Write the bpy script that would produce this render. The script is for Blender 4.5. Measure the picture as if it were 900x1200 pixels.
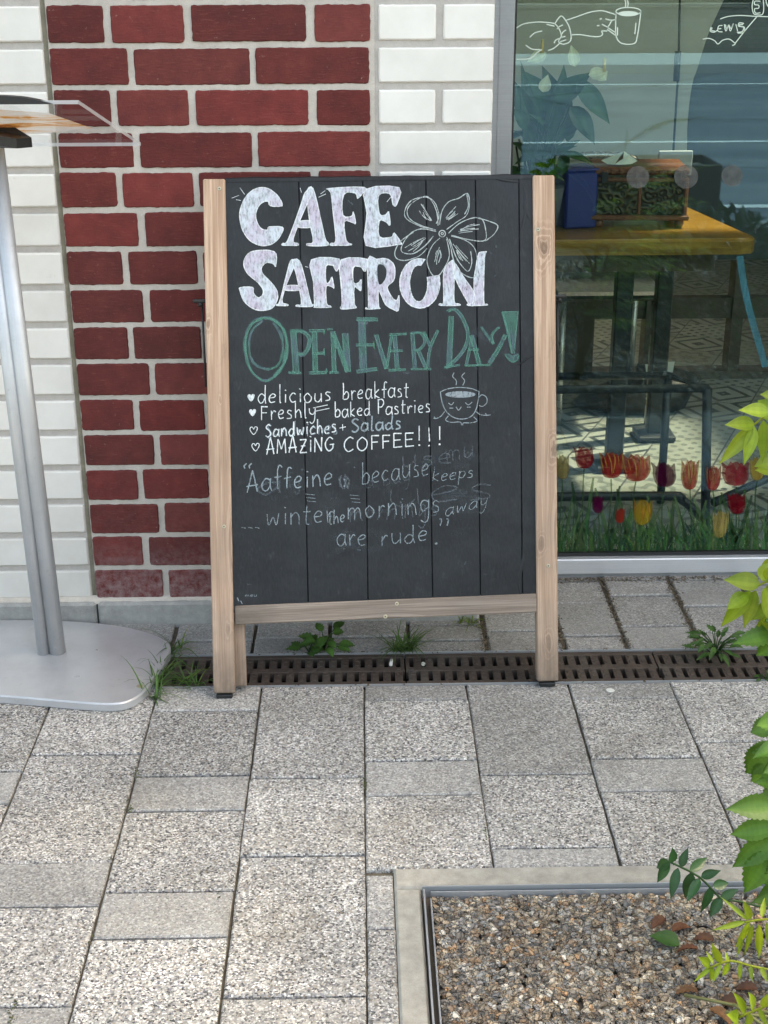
import bpy, math, random
from mathutils import Vector as V, Matrix, noise as mnoise
for _o in list(bpy.data.objects): bpy.data.objects.remove(_o)
sc = bpy.context.scene; C = sc.collection
R = math.radians
rnd = random.Random(7)

# ---------------------------------------------------------------- camera
F_PX, PITCH, YAW, ROLL, CAM_H = 1640.5, 0.3795, 0.0168, -0.0043, 1.476
CP = V((0, 0, CAM_H))
_r = V((math.cos(YAW), -math.sin(YAW), 0))
FWD = V((math.sin(YAW)*math.cos(PITCH), math.cos(YAW)*math.cos(PITCH), -math.sin(PITCH)))
_u = _r.cross(FWD)
RIGHT = _r*math.cos(ROLL) + _u*math.sin(ROLL)
UP = _u*math.cos(ROLL) - _r*math.sin(ROLL)
cd = bpy.data.cameras.new('camera'); cam = bpy.data.objects.new('camera', cd); C.objects.link(cam)
cd.sensor_fit = 'VERTICAL'; cd.sensor_height = 24; cd.lens = 24*F_PX/1200
cd.clip_start = 0.05; cd.clip_end = 500
M = Matrix((RIGHT, UP, -FWD)).transposed().to_4x4(); M.translation = CP
cam.matrix_world = M
sc.camera = cam

# ---------------------------------------------------------------- light
SUN_EL, SUN_AZ = R(58), R(16)          # azimuth measured from +x towards +y (behind the wall)
w = bpy.data.worlds.new('World'); sc.world = w; w.use_nodes = True
nt = w.node_tree; bg = nt.nodes['Background']
sky = nt.nodes.new('ShaderNodeTexSky'); sky.sky_type = 'NISHITA'; sky.sun_disc = False
sky.sun_elevation = SUN_EL; sky.sun_rotation = math.pi/2 - SUN_AZ
sky.air_density = 1.0; sky.dust_density = 3.0; sky.ozone_density = 0.6
nt.links.new(sky.outputs[0], bg.inputs[0]); bg.inputs[1].default_value = 0.15
sd = bpy.data.lights.new('sun', 'SUN'); sd.energy = 2.0; sd.angle = R(2.2); sd.color = (1.0, 0.975, 0.94)
so = bpy.data.objects.new('sun', sd); C.objects.link(so)
SUN = V((math.cos(SUN_EL)*math.cos(SUN_AZ), math.cos(SUN_EL)*math.sin(SUN_AZ), math.sin(SUN_EL)))
so.rotation_euler = SUN.to_track_quat('Z', 'Y').to_euler()
so.location = SUN*20
vs = sc.view_settings
vs.view_transform = 'Standard'; vs.look = 'None'; vs.gamma = 1; vs.use_curve_mapping = False
vs.exposure = 2.38
vs.use_white_balance = True; vs.white_balance_temperature = 8550; vs.white_balance_tint = 7
sc.cycles.use_denoising = True
sc.cycles.max_bounces = 8; sc.cycles.transparent_max_bounces = 24
sc.cycles.caustics_reflective = False; sc.cycles.caustics_refractive = False

TREE_CLUMPS, THIN, TREE_SEED = 165, .5, 12
# ---------------------------------------------------------------- picture -> place
def ray(px, py): return (RIGHT*((px-450)/F_PX) - UP*((py-600)/F_PX) + FWD)
def at_plane(px, py, p0, n):
    d = ray(px, py); return CP + d*((p0-CP).dot(n)/d.dot(n))
def at_z(px, py, z=0.0): return at_plane(px, py, V((0, 0, z)), V((0, 0, 1)))
def at_y(px, py, y): return at_plane(px, py, V((0, y, 0)), V((0, 1, 0)))

# ---------------------------------------------------------------- mesh helpers
class MB:
    def __init__(s): s.v = []; s.f = []; s.mi = []; s.col = []; s.sm = []
    def add(s, vs, fs, col=None, mi=0, smooth=False):
        b = len(s.v); s.v += [tuple(p) for p in vs]
        for f in fs:
            s.f.append([b+i for i in f]); s.mi.append(mi); s.sm.append(smooth); s.col.append(col or (0.5, 0.5, 0.5))
    def box(s, c, d, rot=None, bev=0.0, col=None, mi=0):
        """box centred at c, full size d, with bevelled edges"""
        hx, hy, hz = d[0]/2, d[1]/2, d[2]/2
        c = V(c)
        if bev <= 0:
            pts = [V((x, y, z)) for x in (-hx, hx) for y in (-hy, hy) for z in (-hz, hz)]
            fs = [(0, 1, 3, 2), (4, 6, 7, 5), (0, 4, 5, 1), (2, 3, 7, 6), (0, 2, 6, 4), (1, 5, 7, 3)]
        else:
            b = min(bev, hx*.9, hy*.9, hz*.9)
            pts = []; idx = {}
            for sx in (-1, 1):
                for sy in (-1, 1):
                    for sz in (-1, 1):
                        for ax in range(3):
                            p = [sx*(hx-b), sy*(hy-b), sz*(hz-b)]
                            p[ax] = (sx*hx, sy*hy, sz*hz)[ax]
                            idx[(sx, sy, sz, ax)] = len(pts); pts.append(V(p))
            fs = []
            S = (-1, 1)
            for ax in range(3):
                o = [a for a in range(3) if a != ax]
                for sg in S:
                    q = []
                    for (a, bb) in ((-1, -1), (1, -1), (1, 1), (-1, 1)):
                        k = [0, 0, 0]; k[ax] = sg; k[o[0]] = a; k[o[1]] = bb
                        q.append(idx[(*k, ax)])
                    fs.append(tuple(q) if (sg == 1) != (ax == 1) else tuple(q[::-1]))
            for ax in range(3):          # edges along ax
                o = [a for a in range(3) if a != ax]
                for s0 in S:
                    for s1 in S:
                        def I(sa, fa):
                            k = [0, 0, 0]; k[ax] = sa; k[o[0]] = s0; k[o[1]] = s1
                            return idx[(*k, fa)]
                        q = (I(-1, o[0]), I(1, o[0]), I(1, o[1]), I(-1, o[1]))
                        fs.append(q)
            for sx in S:
                for sy in S:
                    for sz in S:
                        q = (idx[(sx, sy, sz, 0)], idx[(sx, sy, sz, 1)], idx[(sx, sy, sz, 2)])
                        fs.append(q if sx*sy*sz > 0 else q[::-1])
        if rot is not None: pts = [rot @ p for p in pts]
        s.add([p+c for p in pts], fs, col, mi)
    def tube(s, pts, rad, n=8, cap=True, col=None, mi=0, smooth=True, flat=1.0):
        pts = [V(p) for p in pts]; m = len(pts)
        rad = rad if isinstance(rad, (list, tuple)) else [rad]*m
        vs = []; prev = None
        for i, p in enumerate(pts):
            t = (pts[min(i+1, m-1)]-pts[max(i-1, 0)]).normalized()
            if prev is None:
                a = V((0, 0, 1)) if abs(t.z) < .9 else V((1, 0, 0))
                x = t.cross(a).normalized()
            else: x = (prev - t*prev.dot(t)).normalized()
            prev = x; y = t.cross(x)
            for k in range(n):
                an = 2*math.pi*k/n
                vs.append(p + x*(math.cos(an)*rad[i]) + y*(math.sin(an)*rad[i]*flat))
        fs = []
        for i in range(m-1):
            for k in range(n):
                k2 = (k+1) % n
                fs.append((i*n+k, i*n+k2, (i+1)*n+k2, (i+1)*n+k))
        b = len(s.v); s.add(vs, fs, col, mi, smooth)
        if cap:
            for ring, rev in ((0, True), (m-1, False)):
                f = [b+ring*n+k for k in range(n)]
                s.f.append(f[::-1] if rev else f); s.mi.append(mi); s.sm.append(False); s.col.append(col or (.5, .5, .5))
    def prism(s, poly, z0, z1, bev=0.0, col=None, mi=0):
        """poly: list of (x,y); extruded z0..z1 with a small top bevel"""
        n = len(poly); cx = sum(p[0] for p in poly)/n; cy = sum(p[1] for p in poly)/n
        rings = [[(x, y, z0) for x, y in poly]]
        if bev > 0:
            rings.append([(x, y, z1-bev) for x, y in poly])
            ins = []
            for i, (x, y) in enumerate(poly):
                x0, y0 = poly[i-1]; x1, y1 = poly[(i+1) % n]
                e0 = V((x-x0, y-y0, 0)).normalized(); e1 = V((x1-x, y1-y, 0)).normalized()
                nn = V((-(e0.y+e1.y), e0.x+e1.x, 0)); nn = nn.normalized() if nn.length > 1e-6 else V((-e0.y, e0.x, 0))
                ins.append((x+nn.x*bev, y+nn.y*bev, z1))
            rings.append(ins)
        else: rings.append([(x, y, z1) for x, y in poly])
        vs = [p for r in rings for p in r]; fs = []
        for j in range(len(rings)-1):
            for i in range(n):
                k = (i+1) % n; fs.append((j*n+i, j*n+k, (j+1)*n+k, (j+1)*n+i))
        fs.append([(len(rings)-1)*n+i for i in range(n)])
        fs.append([i for i in range(n)][::-1])
        s.add(vs, fs, col, mi)
    def build(s, name, mats, parent=None, smooth=False):
        me = bpy.data.meshes.new(name); me.from_pydata(s.v, [], s.f)
        for m in (mats if isinstance(mats, (list, tuple)) else [mats]): me.materials.append(m)
        me.polygons.foreach_set('material_index', s.mi)
        me.polygons.foreach_set('use_smooth', [bool(x or smooth) for x in s.sm])
        ca = me.attributes.new('vcol', 'FLOAT_COLOR', 'FACE')
        flat = []
        for c in s.col: flat += [c[0], c[1], c[2], 1.0]
        ca.data.foreach_set('color', flat)
        me.update()
        o = bpy.data.objects.new(name, me); C.objects.link(o)
        if parent: o.parent = parent; o.matrix_parent_inverse = parent_inv(parent)
        return o
def parent_inv(p):
    m = Matrix.LocRotScale(p.location, p.rotation_euler, None)
    return m.inverted()
def empty(name, loc=(0, 0, 0)):
    o = bpy.data.objects.new(name, None); C.objects.link(o); o.location = loc; o.empty_display_size = .05
    return o
def tag(o, label, cat, group=None, kind=None):
    o['label'] = label; o['category'] = cat
    if group: o['group'] = group
    if kind: o['kind'] = kind
    return o
def struct(o): o['kind'] = 'structure'; return o
def smoothpts(pts, k=4, closed=False):
    if len(pts) < 3: return pts
    out = []; n = len(pts)
    P = lambda i: pts[i % n] if closed else pts[max(0, min(n-1, i))]
    for i in range(n if closed else n-1):
        a, b, c, d = P(i-1), P(i), P(i+1), P(i+2)
        for j in range(k):
            t = j/k
            out.append(tuple(.5*((2*b[q]) + (-a[q]+c[q])*t + (2*a[q]-5*b[q]+4*c[q]-d[q])*t*t + (-a[q]+3*b[q]-3*c[q]+d[q])*t**3) for q in range(len(b))))
    if not closed: out.append(pts[-1])
    return out

# ---------------------------------------------------------------- materials
class NT:
    def __init__(s, name):
        s.m = bpy.data.materials.new(name); s.m.use_nodes = True
        s.t = s.m.node_tree; s.t.nodes.clear()
        s.out = s.t.nodes.new('ShaderNodeOutputMaterial')
    def n(s, typ, **kw):
        nd = s.t.nodes.new(typ)
        for k, v in kw.items():
            if k.startswith('i_'):
                nd.inputs[k[2:].replace('_', ' ')].default_value = v
            else: setattr(nd, k, v)
        return nd
    def l(s, a, b): s.t.links.new(a, b)
    def coord(s, kind='Object', scale=(1, 1, 1), rot=(0, 0, 0), loc=(0, 0, 0)):
        tc = s.n('ShaderNodeTexCoord'); mp = s.n('ShaderNodeMapping')
        mp.inputs['Scale'].default_value = scale; mp.inputs['Rotation'].default_value = rot; mp.inputs['Location'].default_value = loc
        s.l(tc.outputs[kind], mp.inputs[0]); return mp.outputs[0]
    def noise(s, co, scale, detail=4, rough=.55, dist=0):
        nd = s.n('ShaderNodeTexNoise'); nd.inputs['Scale'].default_value = scale; nd.inputs['Detail'].default_value = detail
        nd.inputs['Roughness'].default_value = rough; nd.inputs['Distortion'].default_value = dist
        s.l(co, nd.inputs['Vector']); return nd.outputs[0]
    def voro(s, co, scale, feature='F1', out='Distance', rand=1.0):
        nd = s.n('ShaderNodeTexVoronoi', feature=feature); nd.inputs['Scale'].default_value = scale
        nd.inputs['Randomness'].default_value = rand
        s.l(co, nd.inputs['Vector']); return nd.outputs[out]
    def ramp(s, fac, stops, interp='LINEAR'):
        nd = s.n('ShaderNodeValToRGB'); cr = nd.color_ramp; cr.interpolation = interp
        while len(cr.elements) < len(stops): cr.elements.new(1)
        for e, (p, c) in zip(cr.elements, stops):
            e.position = p; e.color = (*(c if isinstance(c, (tuple, list)) else (c, c, c)), 1)
        s.l(fac, nd.inputs[0]); return nd.outputs[0]
    def mix(s, fac, a, b, mode='MIX'):
        nd = s.n('ShaderNodeMix', data_type='RGBA', blend_type=mode)
        for sock, val in ((nd.inputs[0], fac), (nd.inputs[6], a), (nd.inputs[7], b)):
            if hasattr(val, 'is_linked') or hasattr(val, 'links'): s.l(val, sock)
            elif isinstance(val, (tuple, list)): sock.default_value = (*val, 1)
            else: sock.default_value = val
        return nd.outputs[2]
    def math(s, op, a, b=None, c=None):
        nd = s.n('ShaderNodeMath', operation=op)
        for i, v in enumerate((a, b, c)):
            if v is None: continue
            if hasattr(v, 'links'): s.l(v, nd.inputs[i])
            else: nd.inputs[i].default_value = v
        return nd.outputs[0]
    def attr(s, name='vcol'):
        nd = s.n('ShaderNodeAttribute', attribute_name=name); return nd.outputs['Color']
    def bump(s, h, strength=.3, dist=.002, nrm=None):
        nd = s.n('ShaderNodeBump'); nd.inputs['Strength'].default_value = strength; nd.inputs['Distance'].default_value = dist
        s.l(h, nd.inputs['Height'])
        if nrm is not None: s.l(nrm, nd.inputs['Normal'])
        return nd.outputs[0]
    def bsdf(s, col=(.5, .5, .5), rough=.7, metal=0.0, nrm=None, spec=.5, **kw):
        nd = s.n('ShaderNodeBsdfPrincipled')
        for sock, val in (('Base Color', col), ('Roughness', rough), ('Metallic', metal), ('Specular IOR Level', spec)):
            if hasattr(val, 'links'): s.l(val, nd.inputs[sock])
            elif isinstance(val, (tuple, list)): nd.inputs[sock].default_value = (*val, 1)
            else: nd.inputs[sock].default_value = val
        if nrm is not None: s.l(nrm, nd.inputs['Normal'])
        for k, v in kw.items(): nd.inputs[k].default_value = v
        return nd.outputs[0]
    def done(s, sh): s.l(sh, s.out.inputs[0]); return s.m

def mat_plain(name, col, rough=.6, metal=0.0, var=.12, scale=30, bump=.1, spec=.5):
    t = NT(name); co = t.coord()
    f = t.noise(co, scale, 5)
    c = t.ramp(f, [(.25, tuple(x*(1-var) for x in col)), (.75, tuple(min(1, x*(1+var)) for x in col))])
    r = t.ramp(t.noise(co, scale*2.3, 3), [(.3, max(0, rough-.08)), (.7, min(1, rough+.08))])
    return t.done(t.bsdf(c, r, metal, t.bump(f, bump, .002) if bump else None, spec))

def mat_white_brick():
    t = NT('white_glazed_brick'); co = t.coord()
    f = t.noise(co, 9, 6, .6); g = t.noise(co, 90, 4)
    c = t.ramp(f, [(.3, (.71, .685, .64)), (.65, (.80, .78, .74))])
    c = t.mix(.5, c, t.attr(), 'MULTIPLY')
    c = t.mix(t.ramp(t.noise(co, 40, 6, .7), [(.66, 0), (.78, .35)]), c, (.45, .40, .34))
    z = t.n('ShaderNodeSeparateXYZ'); t.l(co, z.inputs[0])
    dirt = t.math('MULTIPLY', t.ramp(z.outputs[2], [(.05, .55), (.35, 0)]), t.noise(co, 22, 5))
    c = t.mix(dirt, c, (.42, .38, .32))
    return t.done(t.bsdf(c, .42, 0, t.bump(t.math('ADD', f, t.math('MULTIPLY', g, .25)), .25, .002)))
def mat_red_brick():
    t = NT('red_brick'); co = t.coord(); cs = t.coord(scale=(12, 60, 70))
    f = t.noise(cs, 4, 6, .65); g = t.noise(co, 26, 5)
    c = t.ramp(g, [(.25, (.105, .017, .016)), (.55, (.15, .024, .021)), (.8, (.19, .034, .028))])
    c = t.mix(.9, c, t.attr(), 'MULTIPLY')
    c = t.mix(t.ramp(f, [(.56, 0), (.75, .5)]), c, (.25, .075, .06))
    c = t.mix(t.ramp(f, [(.2, .45), (.4, 0)]), c, (.07, .012, .012))
    sp = t.ramp(t.noise(co, 95, 5, .7), [(.66, 0), (.76, .55)])
    c = t.mix(sp, c, (.45, .33, .28))
    z = t.n('ShaderNodeSeparateXYZ'); t.l(co, z.inputs[0])
    bloom = t.math('MULTIPLY', t.ramp(z.outputs[2], [(.09, .9), (.2, .12), (.5, 0)]), t.ramp(t.noise(co, 60, 5, .7), [(.35, 0), (.7, .8)]))
    c = t.mix(bloom, c, (.33, .25, .25))
    h = t.math('ADD', t.math('MULTIPLY', f, 1.0), t.math('MULTIPLY', t.noise(co, 220, 2), .5))
    return t.done(t.bsdf(c, .72, 0, t.bump(h, .55, .0025), .35))
def mat_mortar(name, a, b):
    t = NT(name); co = t.coord()
    c = t.ramp(t.noise(co, 35, 6, .65), [(.3, a), (.7, b)])
    sp = t.voro(co, 420)
    c = t.mix(t.ramp(sp, [(.1, .35), (.35, 0)]), c, tuple(x*.55 for x in a))
    h = t.math('ADD', t.noise(co, 300, 4, .7), t.math('MULTIPLY', t.noise(co, 40, 3), 1.2))
    return t.done(t.bsdf(c, .92, 0, t.bump(h, .6, .002), .2))
def mat_paver():
    """exposed aggregate concrete: stone chips in a grey paste; vcol.r tone, vcol.g how worn smooth"""
    t = NT('aggregate_paver'); co = t.coord()
    sep = t.n('ShaderNodeSeparateColor'); t.l(t.attr(), sep.inputs[0])
    tone, plain = sep.outputs[0], sep.outputs[1]
    wob = t.n('ShaderNodeVectorMath', operation='ADD'); nz = t.n('ShaderNodeTexNoise'); nz.inputs['Scale'].default_value = 160
    t.l(co, nz.inputs['Vector']); sc_ = t.n('ShaderNodeVectorMath', operation='SCALE'); sc_.inputs['Scale'].default_value = .006
    t.l(nz.outputs['Color'], sc_.inputs[0]); t.l(co, wob.inputs[0]); t.l(sc_.outputs[0], wob.inputs[1]); cw = wob.outputs[0]
    vid = t.voro(cw, 310, out='Color'); vd = t.voro(cw, 310)
    sx = t.n('ShaderNodeSeparateColor'); t.l(vid, sx.inputs[0])
    chips = t.ramp(sx.outputs[0], [(0, (.025, .025, .03)), (.14, (.08, .08, .085)), (.24, (.24, .24, .238)), (.5, (.38, .375, .36)), (.70, (.50, .49, .465)), (.86, (.72, .71, .69)), (1, (.82, .81, .79))])
    chips = t.mix(t.ramp(sx.outputs[1], [(.8, 0), (.95, .6)]), chips, (.42, .34, .25))
    chips = t.mix(t.ramp(sx.outputs[2], [(.86, 0), (.95, .7)]), chips, (.13, .14, .18))
    edge = t.ramp(vd, [(.42, 0), (.68, .35)])
    c = t.mix(edge, chips, (.22, .215, .205))
    fine = t.ramp(t.noise(co, 420, 3, .7), [(.3, (.24, .24, .235)), (.7, (.40, .395, .38))])
    dk = t.ramp(t.voro(co, 130), [(.10, (.25, .25, .27)), (.2, (1, 1, 1))])
    fine = t.mix(1.0, fine, dk, 'MULTIPLY')
    big = t.noise(co, 5.5, 6, .62)
    pl = t.math('MULTIPLY', plain, t.ramp(t.noise(co, 14, 5, .6), [(.2, .7), (.8, 1)]))
    c = t.mix(pl, c, fine)
    c = t.mix(1.0, c, t.ramp(big, [(.25, (.80, .79, .77)), (.75, (1.14, 1.13, 1.12))]), 'MULTIPLY')
    tn = t.n('ShaderNodeCombineColor')
    tv = t.math('MULTIPLY_ADD', tone, .62, .66)
    for i in range(3): t.l(tv, tn.inputs[i])
    c = t.mix(1.0, c, tn.outputs[0], 'MULTIPLY')
    st = t.ramp(t.noise(co, 3.6, 7, .72), [(.52, 0), (.70, .42)])
    c = t.mix(st, c, (.16, .145, .12))
    h = t.math('ADD', t.math('MULTIPLY', vd, -1.0), t.math('MULTIPLY', t.noise(co, 500, 2), .35))
    return t.done(t.bsdf(c, .82, 0, t.bump(h, .5, .0025), .3))
def mat_wood(name, light, dark, grey, greyz=None, knots=()):
    """board grain along local z; knots; weathered grey towards the foot where greyz is given"""
    t = NT(name); tc = t.coord('Object', (1, 1, 1))
    kn = t.voro(t.coord('Object', (9, 9, 3.4)), 1.0, 'SMOOTH_F1')
    warp = t.n('ShaderNodeVectorMath', operation='ADD')
    sv = t.n('ShaderNodeCombineXYZ'); t.l(t.math('MULTIPLY', t.ramp(kn, [(0, 1.0), (.32, 0)]), .035), sv.inputs[0])
    t.l(tc, warp.inputs[0]); t.l(sv.outputs[0], warp.inputs[1])
    mp = t.n('ShaderNodeMapping'); mp.inputs['Scale'].default_value = (190, 80, 3.2); t.l(warp.outputs[0], mp.inputs[0])
    g = t.noise(mp.outputs[0], 1.0, 5, .6, .6)
    mp2 = t.n('ShaderNodeMapping'); mp2.inputs['Scale'].default_value = (420, 300, 9); t.l(warp.outputs[0], mp2.inputs[0])
    g2 = t.noise(mp2.outputs[0], 1.0, 3, .6)
    c = t.ramp(g, [(.34, dark), (.48, tuple((a*.6+b*.4) for a, b in zip(light, dark))), (.62, light)])
    c = t.mix(t.ramp(g2, [(.28, .7), (.5, 0)]), c, tuple(x*.5 for x in dark))
    c = t.mix(t.ramp(t.noise(t.coord('Object', (60, 60, 1.6)), 1, 4, .6, .5), [(.42, .75), (.58, 0)]), c, dark)
    c = t.mix(t.ramp(kn, [(.04, .85), (.13, 0)]), c, tuple(x*.4 for x in dark))
    sp_ = t.n('ShaderNodeSeparateXYZ'); t.l(tc, sp_.inputs[0])
    wob = t.noise(t.coord('Object', (40, 40, 14)), 1, 3)
    for kx, kz, kr in knots:
        dx = t.math('SUBTRACT', sp_.outputs[0], kx); dz = t.math('MULTIPLY', t.math('SUBTRACT', sp_.outputs[2], kz), .42)
        d = t.math('ADD', t.math('SQRT', t.math('ADD', t.math('MULTIPLY', dx, dx), t.math('MULTIPLY', dz, dz))), t.math('MULTIPLY', t.math('SUBTRACT', wob, .5), .030))
        ring = t.math('SINE', t.math('MULTIPLY', d, 1100))
        rc = t.mix(t.ramp(ring, [(.35, 0), (.75, 1)]), tuple(x*.72 for x in dark), light)
        c = t.mix(t.ramp(t.math('DIVIDE', d, kr), [(.25, .55), (1.0, 0)]), c, rc)
        c = t.mix(t.ramp(t.math('DIVIDE', d, kr), [(.12, .7), (.34, 0)]), c, tuple(x*.38 for x in dark))
    blot = t.ramp(t.noise(tc, 7, 5), [(.4, 0), (.65, .6)])
    if greyz is not None:
        z = t.n('ShaderNodeSeparateXYZ'); t.l(tc, z.inputs[0])
        mr = t.n('ShaderNodeMapRange'); t.l(z.outputs[2], mr.inputs[0])
        mr.inputs[1].default_value = greyz[0]; mr.inputs[2].default_value = greyz[1]; mr.inputs[3].default_value = .95; mr.inputs[4].default_value = .1
        blot = t.math('MULTIPLY', t.math('ADD', blot, .5), mr.outputs[0])
    gw = t.mix(t.ramp(g, [(.3, 1), (.6, 0)]), grey, tuple(x*.5 for x in grey))
    c = t.mix(blot, c, gw)
    cr = t.noise(t.coord('Object', (120, 120, 1.1)), 1, 3, .5, .3)
    c = t.mix(t.ramp(cr, [(.30, .85), (.345, 0)]), c, tuple(x*.25 for x in dark))
    st = t.noise(t.coord('Object', (30, 30, 12)), 1, 5, .7)
    ft = t.math('MULTIPLY', t.ramp(sp_.outputs[2], [(.0, .9), (.10, 0)]), t.ramp(st, [(.3, .35), (.6, 1)]))
    c = t.mix(ft, c, (.10, .085, .07))
    c = t.mix(t.ramp(st, [(.60, 0), (.74, .4)]), c, tuple(x*.5 for x in grey))
    h = t.math('ADD', g, t.math('MULTIPLY', g2, .6))
    return t.done(t.bsdf(c, .78, 0, t.bump(h, .5, .0015), .25))
def mat_board():
    t = NT('black_board'); co = t.coord('Object'); cs = t.coord('Object', (260, 260, 3))
    r = t.noise(cs, 1, 3, .5)
    c = t.ramp(r, [(.3, (.007, .0085, .0105)), (.7, (.0135, .0155, .0185))])
    sm = t.ramp(t.noise(t.coord('Object', (5, 5, 9)), 1, 6, .65, .8), [(.45, 0), (.78, .11)])
    c = t.mix(sm, c, (.11, .125, .135))
    st = t.ramp(t.noise(t.coord('Object', (45, 45, 16)), 1, 4, .7), [(.60, 0), (.8, .12)])
    c = t.mix(st, c, (.22, .24, .25))
    rg = t.ramp(t.noise(co, 16, 4), [(.3, .38), (.7, .55)])
    return t.done(t.bsdf(c, rg, 0, t.bump(r, .35, .001), .35))
def mat_chalk(name, col, col2, cover, streak=(240, 240, 50)):
    t = NT(name); co = t.coord('Object', streak); c2 = t.coord('Object')
    a = t.noise(co, 1, 4, .7); b = t.noise(c2, 55, 4, .7)
    f = t.math('ADD', t.math('MULTIPLY', a, .8), t.math('MULTIPLY', b, .3))
    al = t.ramp(f, [(.40, cover*.38), (.50, cover*.78), (.60, min(1, cover*1.05))])
    c = t.mix(t.ramp(t.noise(c2, 22, 3), [(.4, 0), (.6, 1)]), col, col2)
    sh = t.bsdf(c, .95, 0, None, .1)
    tr = t.n('ShaderNodeBsdfTransparent'); mx = t.n('ShaderNodeMixShader')
    t.l(al, mx.inputs[0]); t.l(tr.outputs[0], mx.inputs[1]); t.l(sh, mx.inputs[2])
    return t.done(mx.outputs[0])
def mat_leaf(name, a, b, trans=.35, rough=.42):
    t = NT(name); co = t.coord()
    f = t.noise(co, 24, 4)
    c = t.ramp(f, [(.3, a), (.7, b)])
    c = t.mix(.8, c, t.attr(), 'MULTIPLY')
    nrm = t.bump(t.noise(co, 160, 3), .35, .0015)
    sh = t.bsdf(c, rough, 0, nrm, .35)
    tl = t.n('ShaderNodeBsdfTranslucent'); cc = t.mix(1.0, c, (1.5, 1.45, .55), 'MULTIPLY'); t.l(cc, tl.inputs[0])
    mx = t.n('ShaderNodeMixShader'); mx.inputs[0].default_value = trans
    t.l(sh, mx.inputs[1]); t.l(tl.outputs[0], mx.inputs[2])
    return t.done(mx.outputs[0])
def mat_metal(name, col, rough=.38, brush=(2, 2, 200)):
    t = NT(name); co = t.coord('Object', brush); c2 = t.coord()
    f = t.noise(co, 3, 4, .6); g = t.noise(c2, 14, 6, .65)
    c = t.ramp(f, [(.3, tuple(x*.9 for x in col)), (.7, col)])
    c = t.mix(t.ramp(g, [(.5, 0), (.8, .35)]), c, tuple(x*.62 for x in col))
    sc_ = t.noise(t.coord('Object', (8, 260, 40), (0, 0, .6)), 1, 3, .6)
    c = t.mix(t.ramp(sc_, [(.68, 0), (.76, .30)]), c, tuple(min(1, x*1.35) for x in col))
    c = t.mix(t.ramp(t.noise(c2, 60, 6, .75), [(.60, 0), (.74, .35)]), c, (.18, .165, .14))
    r = t.ramp(g, [(.3, rough-.07), (.7, rough+.12)])
    return t.done(t.bsdf(c, r, .55, t.bump(f, .06, .001), .5))
def mat_glass(name, refl, tint, ior=.8, gcol=(.95, .98, 1)):
    t = NT(name)
    lw = t.n('ShaderNodeLayerWeight'); lw.inputs[0].default_value = .5     # same strength from either side of the sheet
    fac = t.math('ADD', t.math('MULTIPLY', t.math('POWER', lw.outputs['Facing'], 5.0), ior), refl)
    tr = t.n('ShaderNodeBsdfTransparent'); tr.inputs[0].default_value = (*tint, 1)
    gl = t.n('ShaderNodeBsdfGlossy'); gl.inputs['Roughness'].default_value = 0.0; gl.inputs[0].default_value = (*gcol, 1)
    mx = t.n('ShaderNodeMixShader'); t.l(fac, mx.inputs[0]); t.l(tr.outputs[0], mx.inputs[1]); t.l(gl.outputs[0], mx.inputs[2])
    return t.done(mx.outputs[0])
def mat_film(name, col, opac, streak=(60, 60, 60)):
    """printed see-through window film: tints what is behind it and scatters a little light of its own"""
    t = NT(name); co = t.coord('Object', streak)
    c = t.mix(1.0, t.mix(t.ramp(t.noise(co, 1, 5, .65), [(.3, 0), (.7, 1)]), tuple(x*.6 for x in col), tuple(min(1, x*1.5) for x in col)), t.attr(), 'MULTIPLY')
    di = t.n('ShaderNodeBsdfDiffuse'); t.l(c, di.inputs[0])
    tr = t.n('ShaderNodeBsdfTransparent'); t.l(t.mix(.5, c, (1, 1, 1)), tr.inputs[0])
    mx = t.n('ShaderNodeMixShader'); mx.inputs[0].default_value = opac
    t.l(tr.outputs[0], mx.inputs[1]); t.l(di.outputs[0], mx.inputs[2])
    return t.done(mx.outputs[0])
def mat_vcol(name, rough=.6, var=.25, scale=180, spec=.4):
    t = NT(name); co = t.coord()
    c = t.mix(1.0, t.attr(), t.ramp(t.noise(co, scale, 4, .65), [(.3, 1-var), (.7, 1+var)]), 'MULTIPLY')
    return t.done(t.bsdf(c, rough, 0, t.bump(t.noise(co, scale*2, 3), .25, .001), spec))

def mat_pebble():
    t = NT('pebble'); co = t.coord()
    c = t.mix(1.0, t.attr(), t.ramp(t.noise(co, 90, 3), [(.3, .88), (.7, 1.12)]), 'MULTIPLY')
    return t.done(t.bsdf(c, .62, 0, None, .35))
def mat_asphalt():
    t = NT('asphalt'); co = t.coord()
    c = t.ramp(t.noise(t.coord('Object', (.25, 1.3, 1)), 1, 6, .6), [(.3, (.075, .095, .115)), (.5, (.105, .125, .145)), (.7, (.15, .17, .185))])
    c = t.mix(t.ramp(t.voro(co, .35, 'DISTANCE_TO_EDGE'), [(.006, .7), (.014, 0)]), c, (.04, .045, .05))
    c = t.mix(.5, c, t.ramp(t.noise(co, 60, 3), [(.3, (.6, .6, .6)), (.7, (1.4, 1.4, 1.4))]), 'MULTIPLY')
    return t.done(t.bsdf(c, .85, 0, t.bump(t.noise(co, 120, 3), .4, .004), .3))

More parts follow.
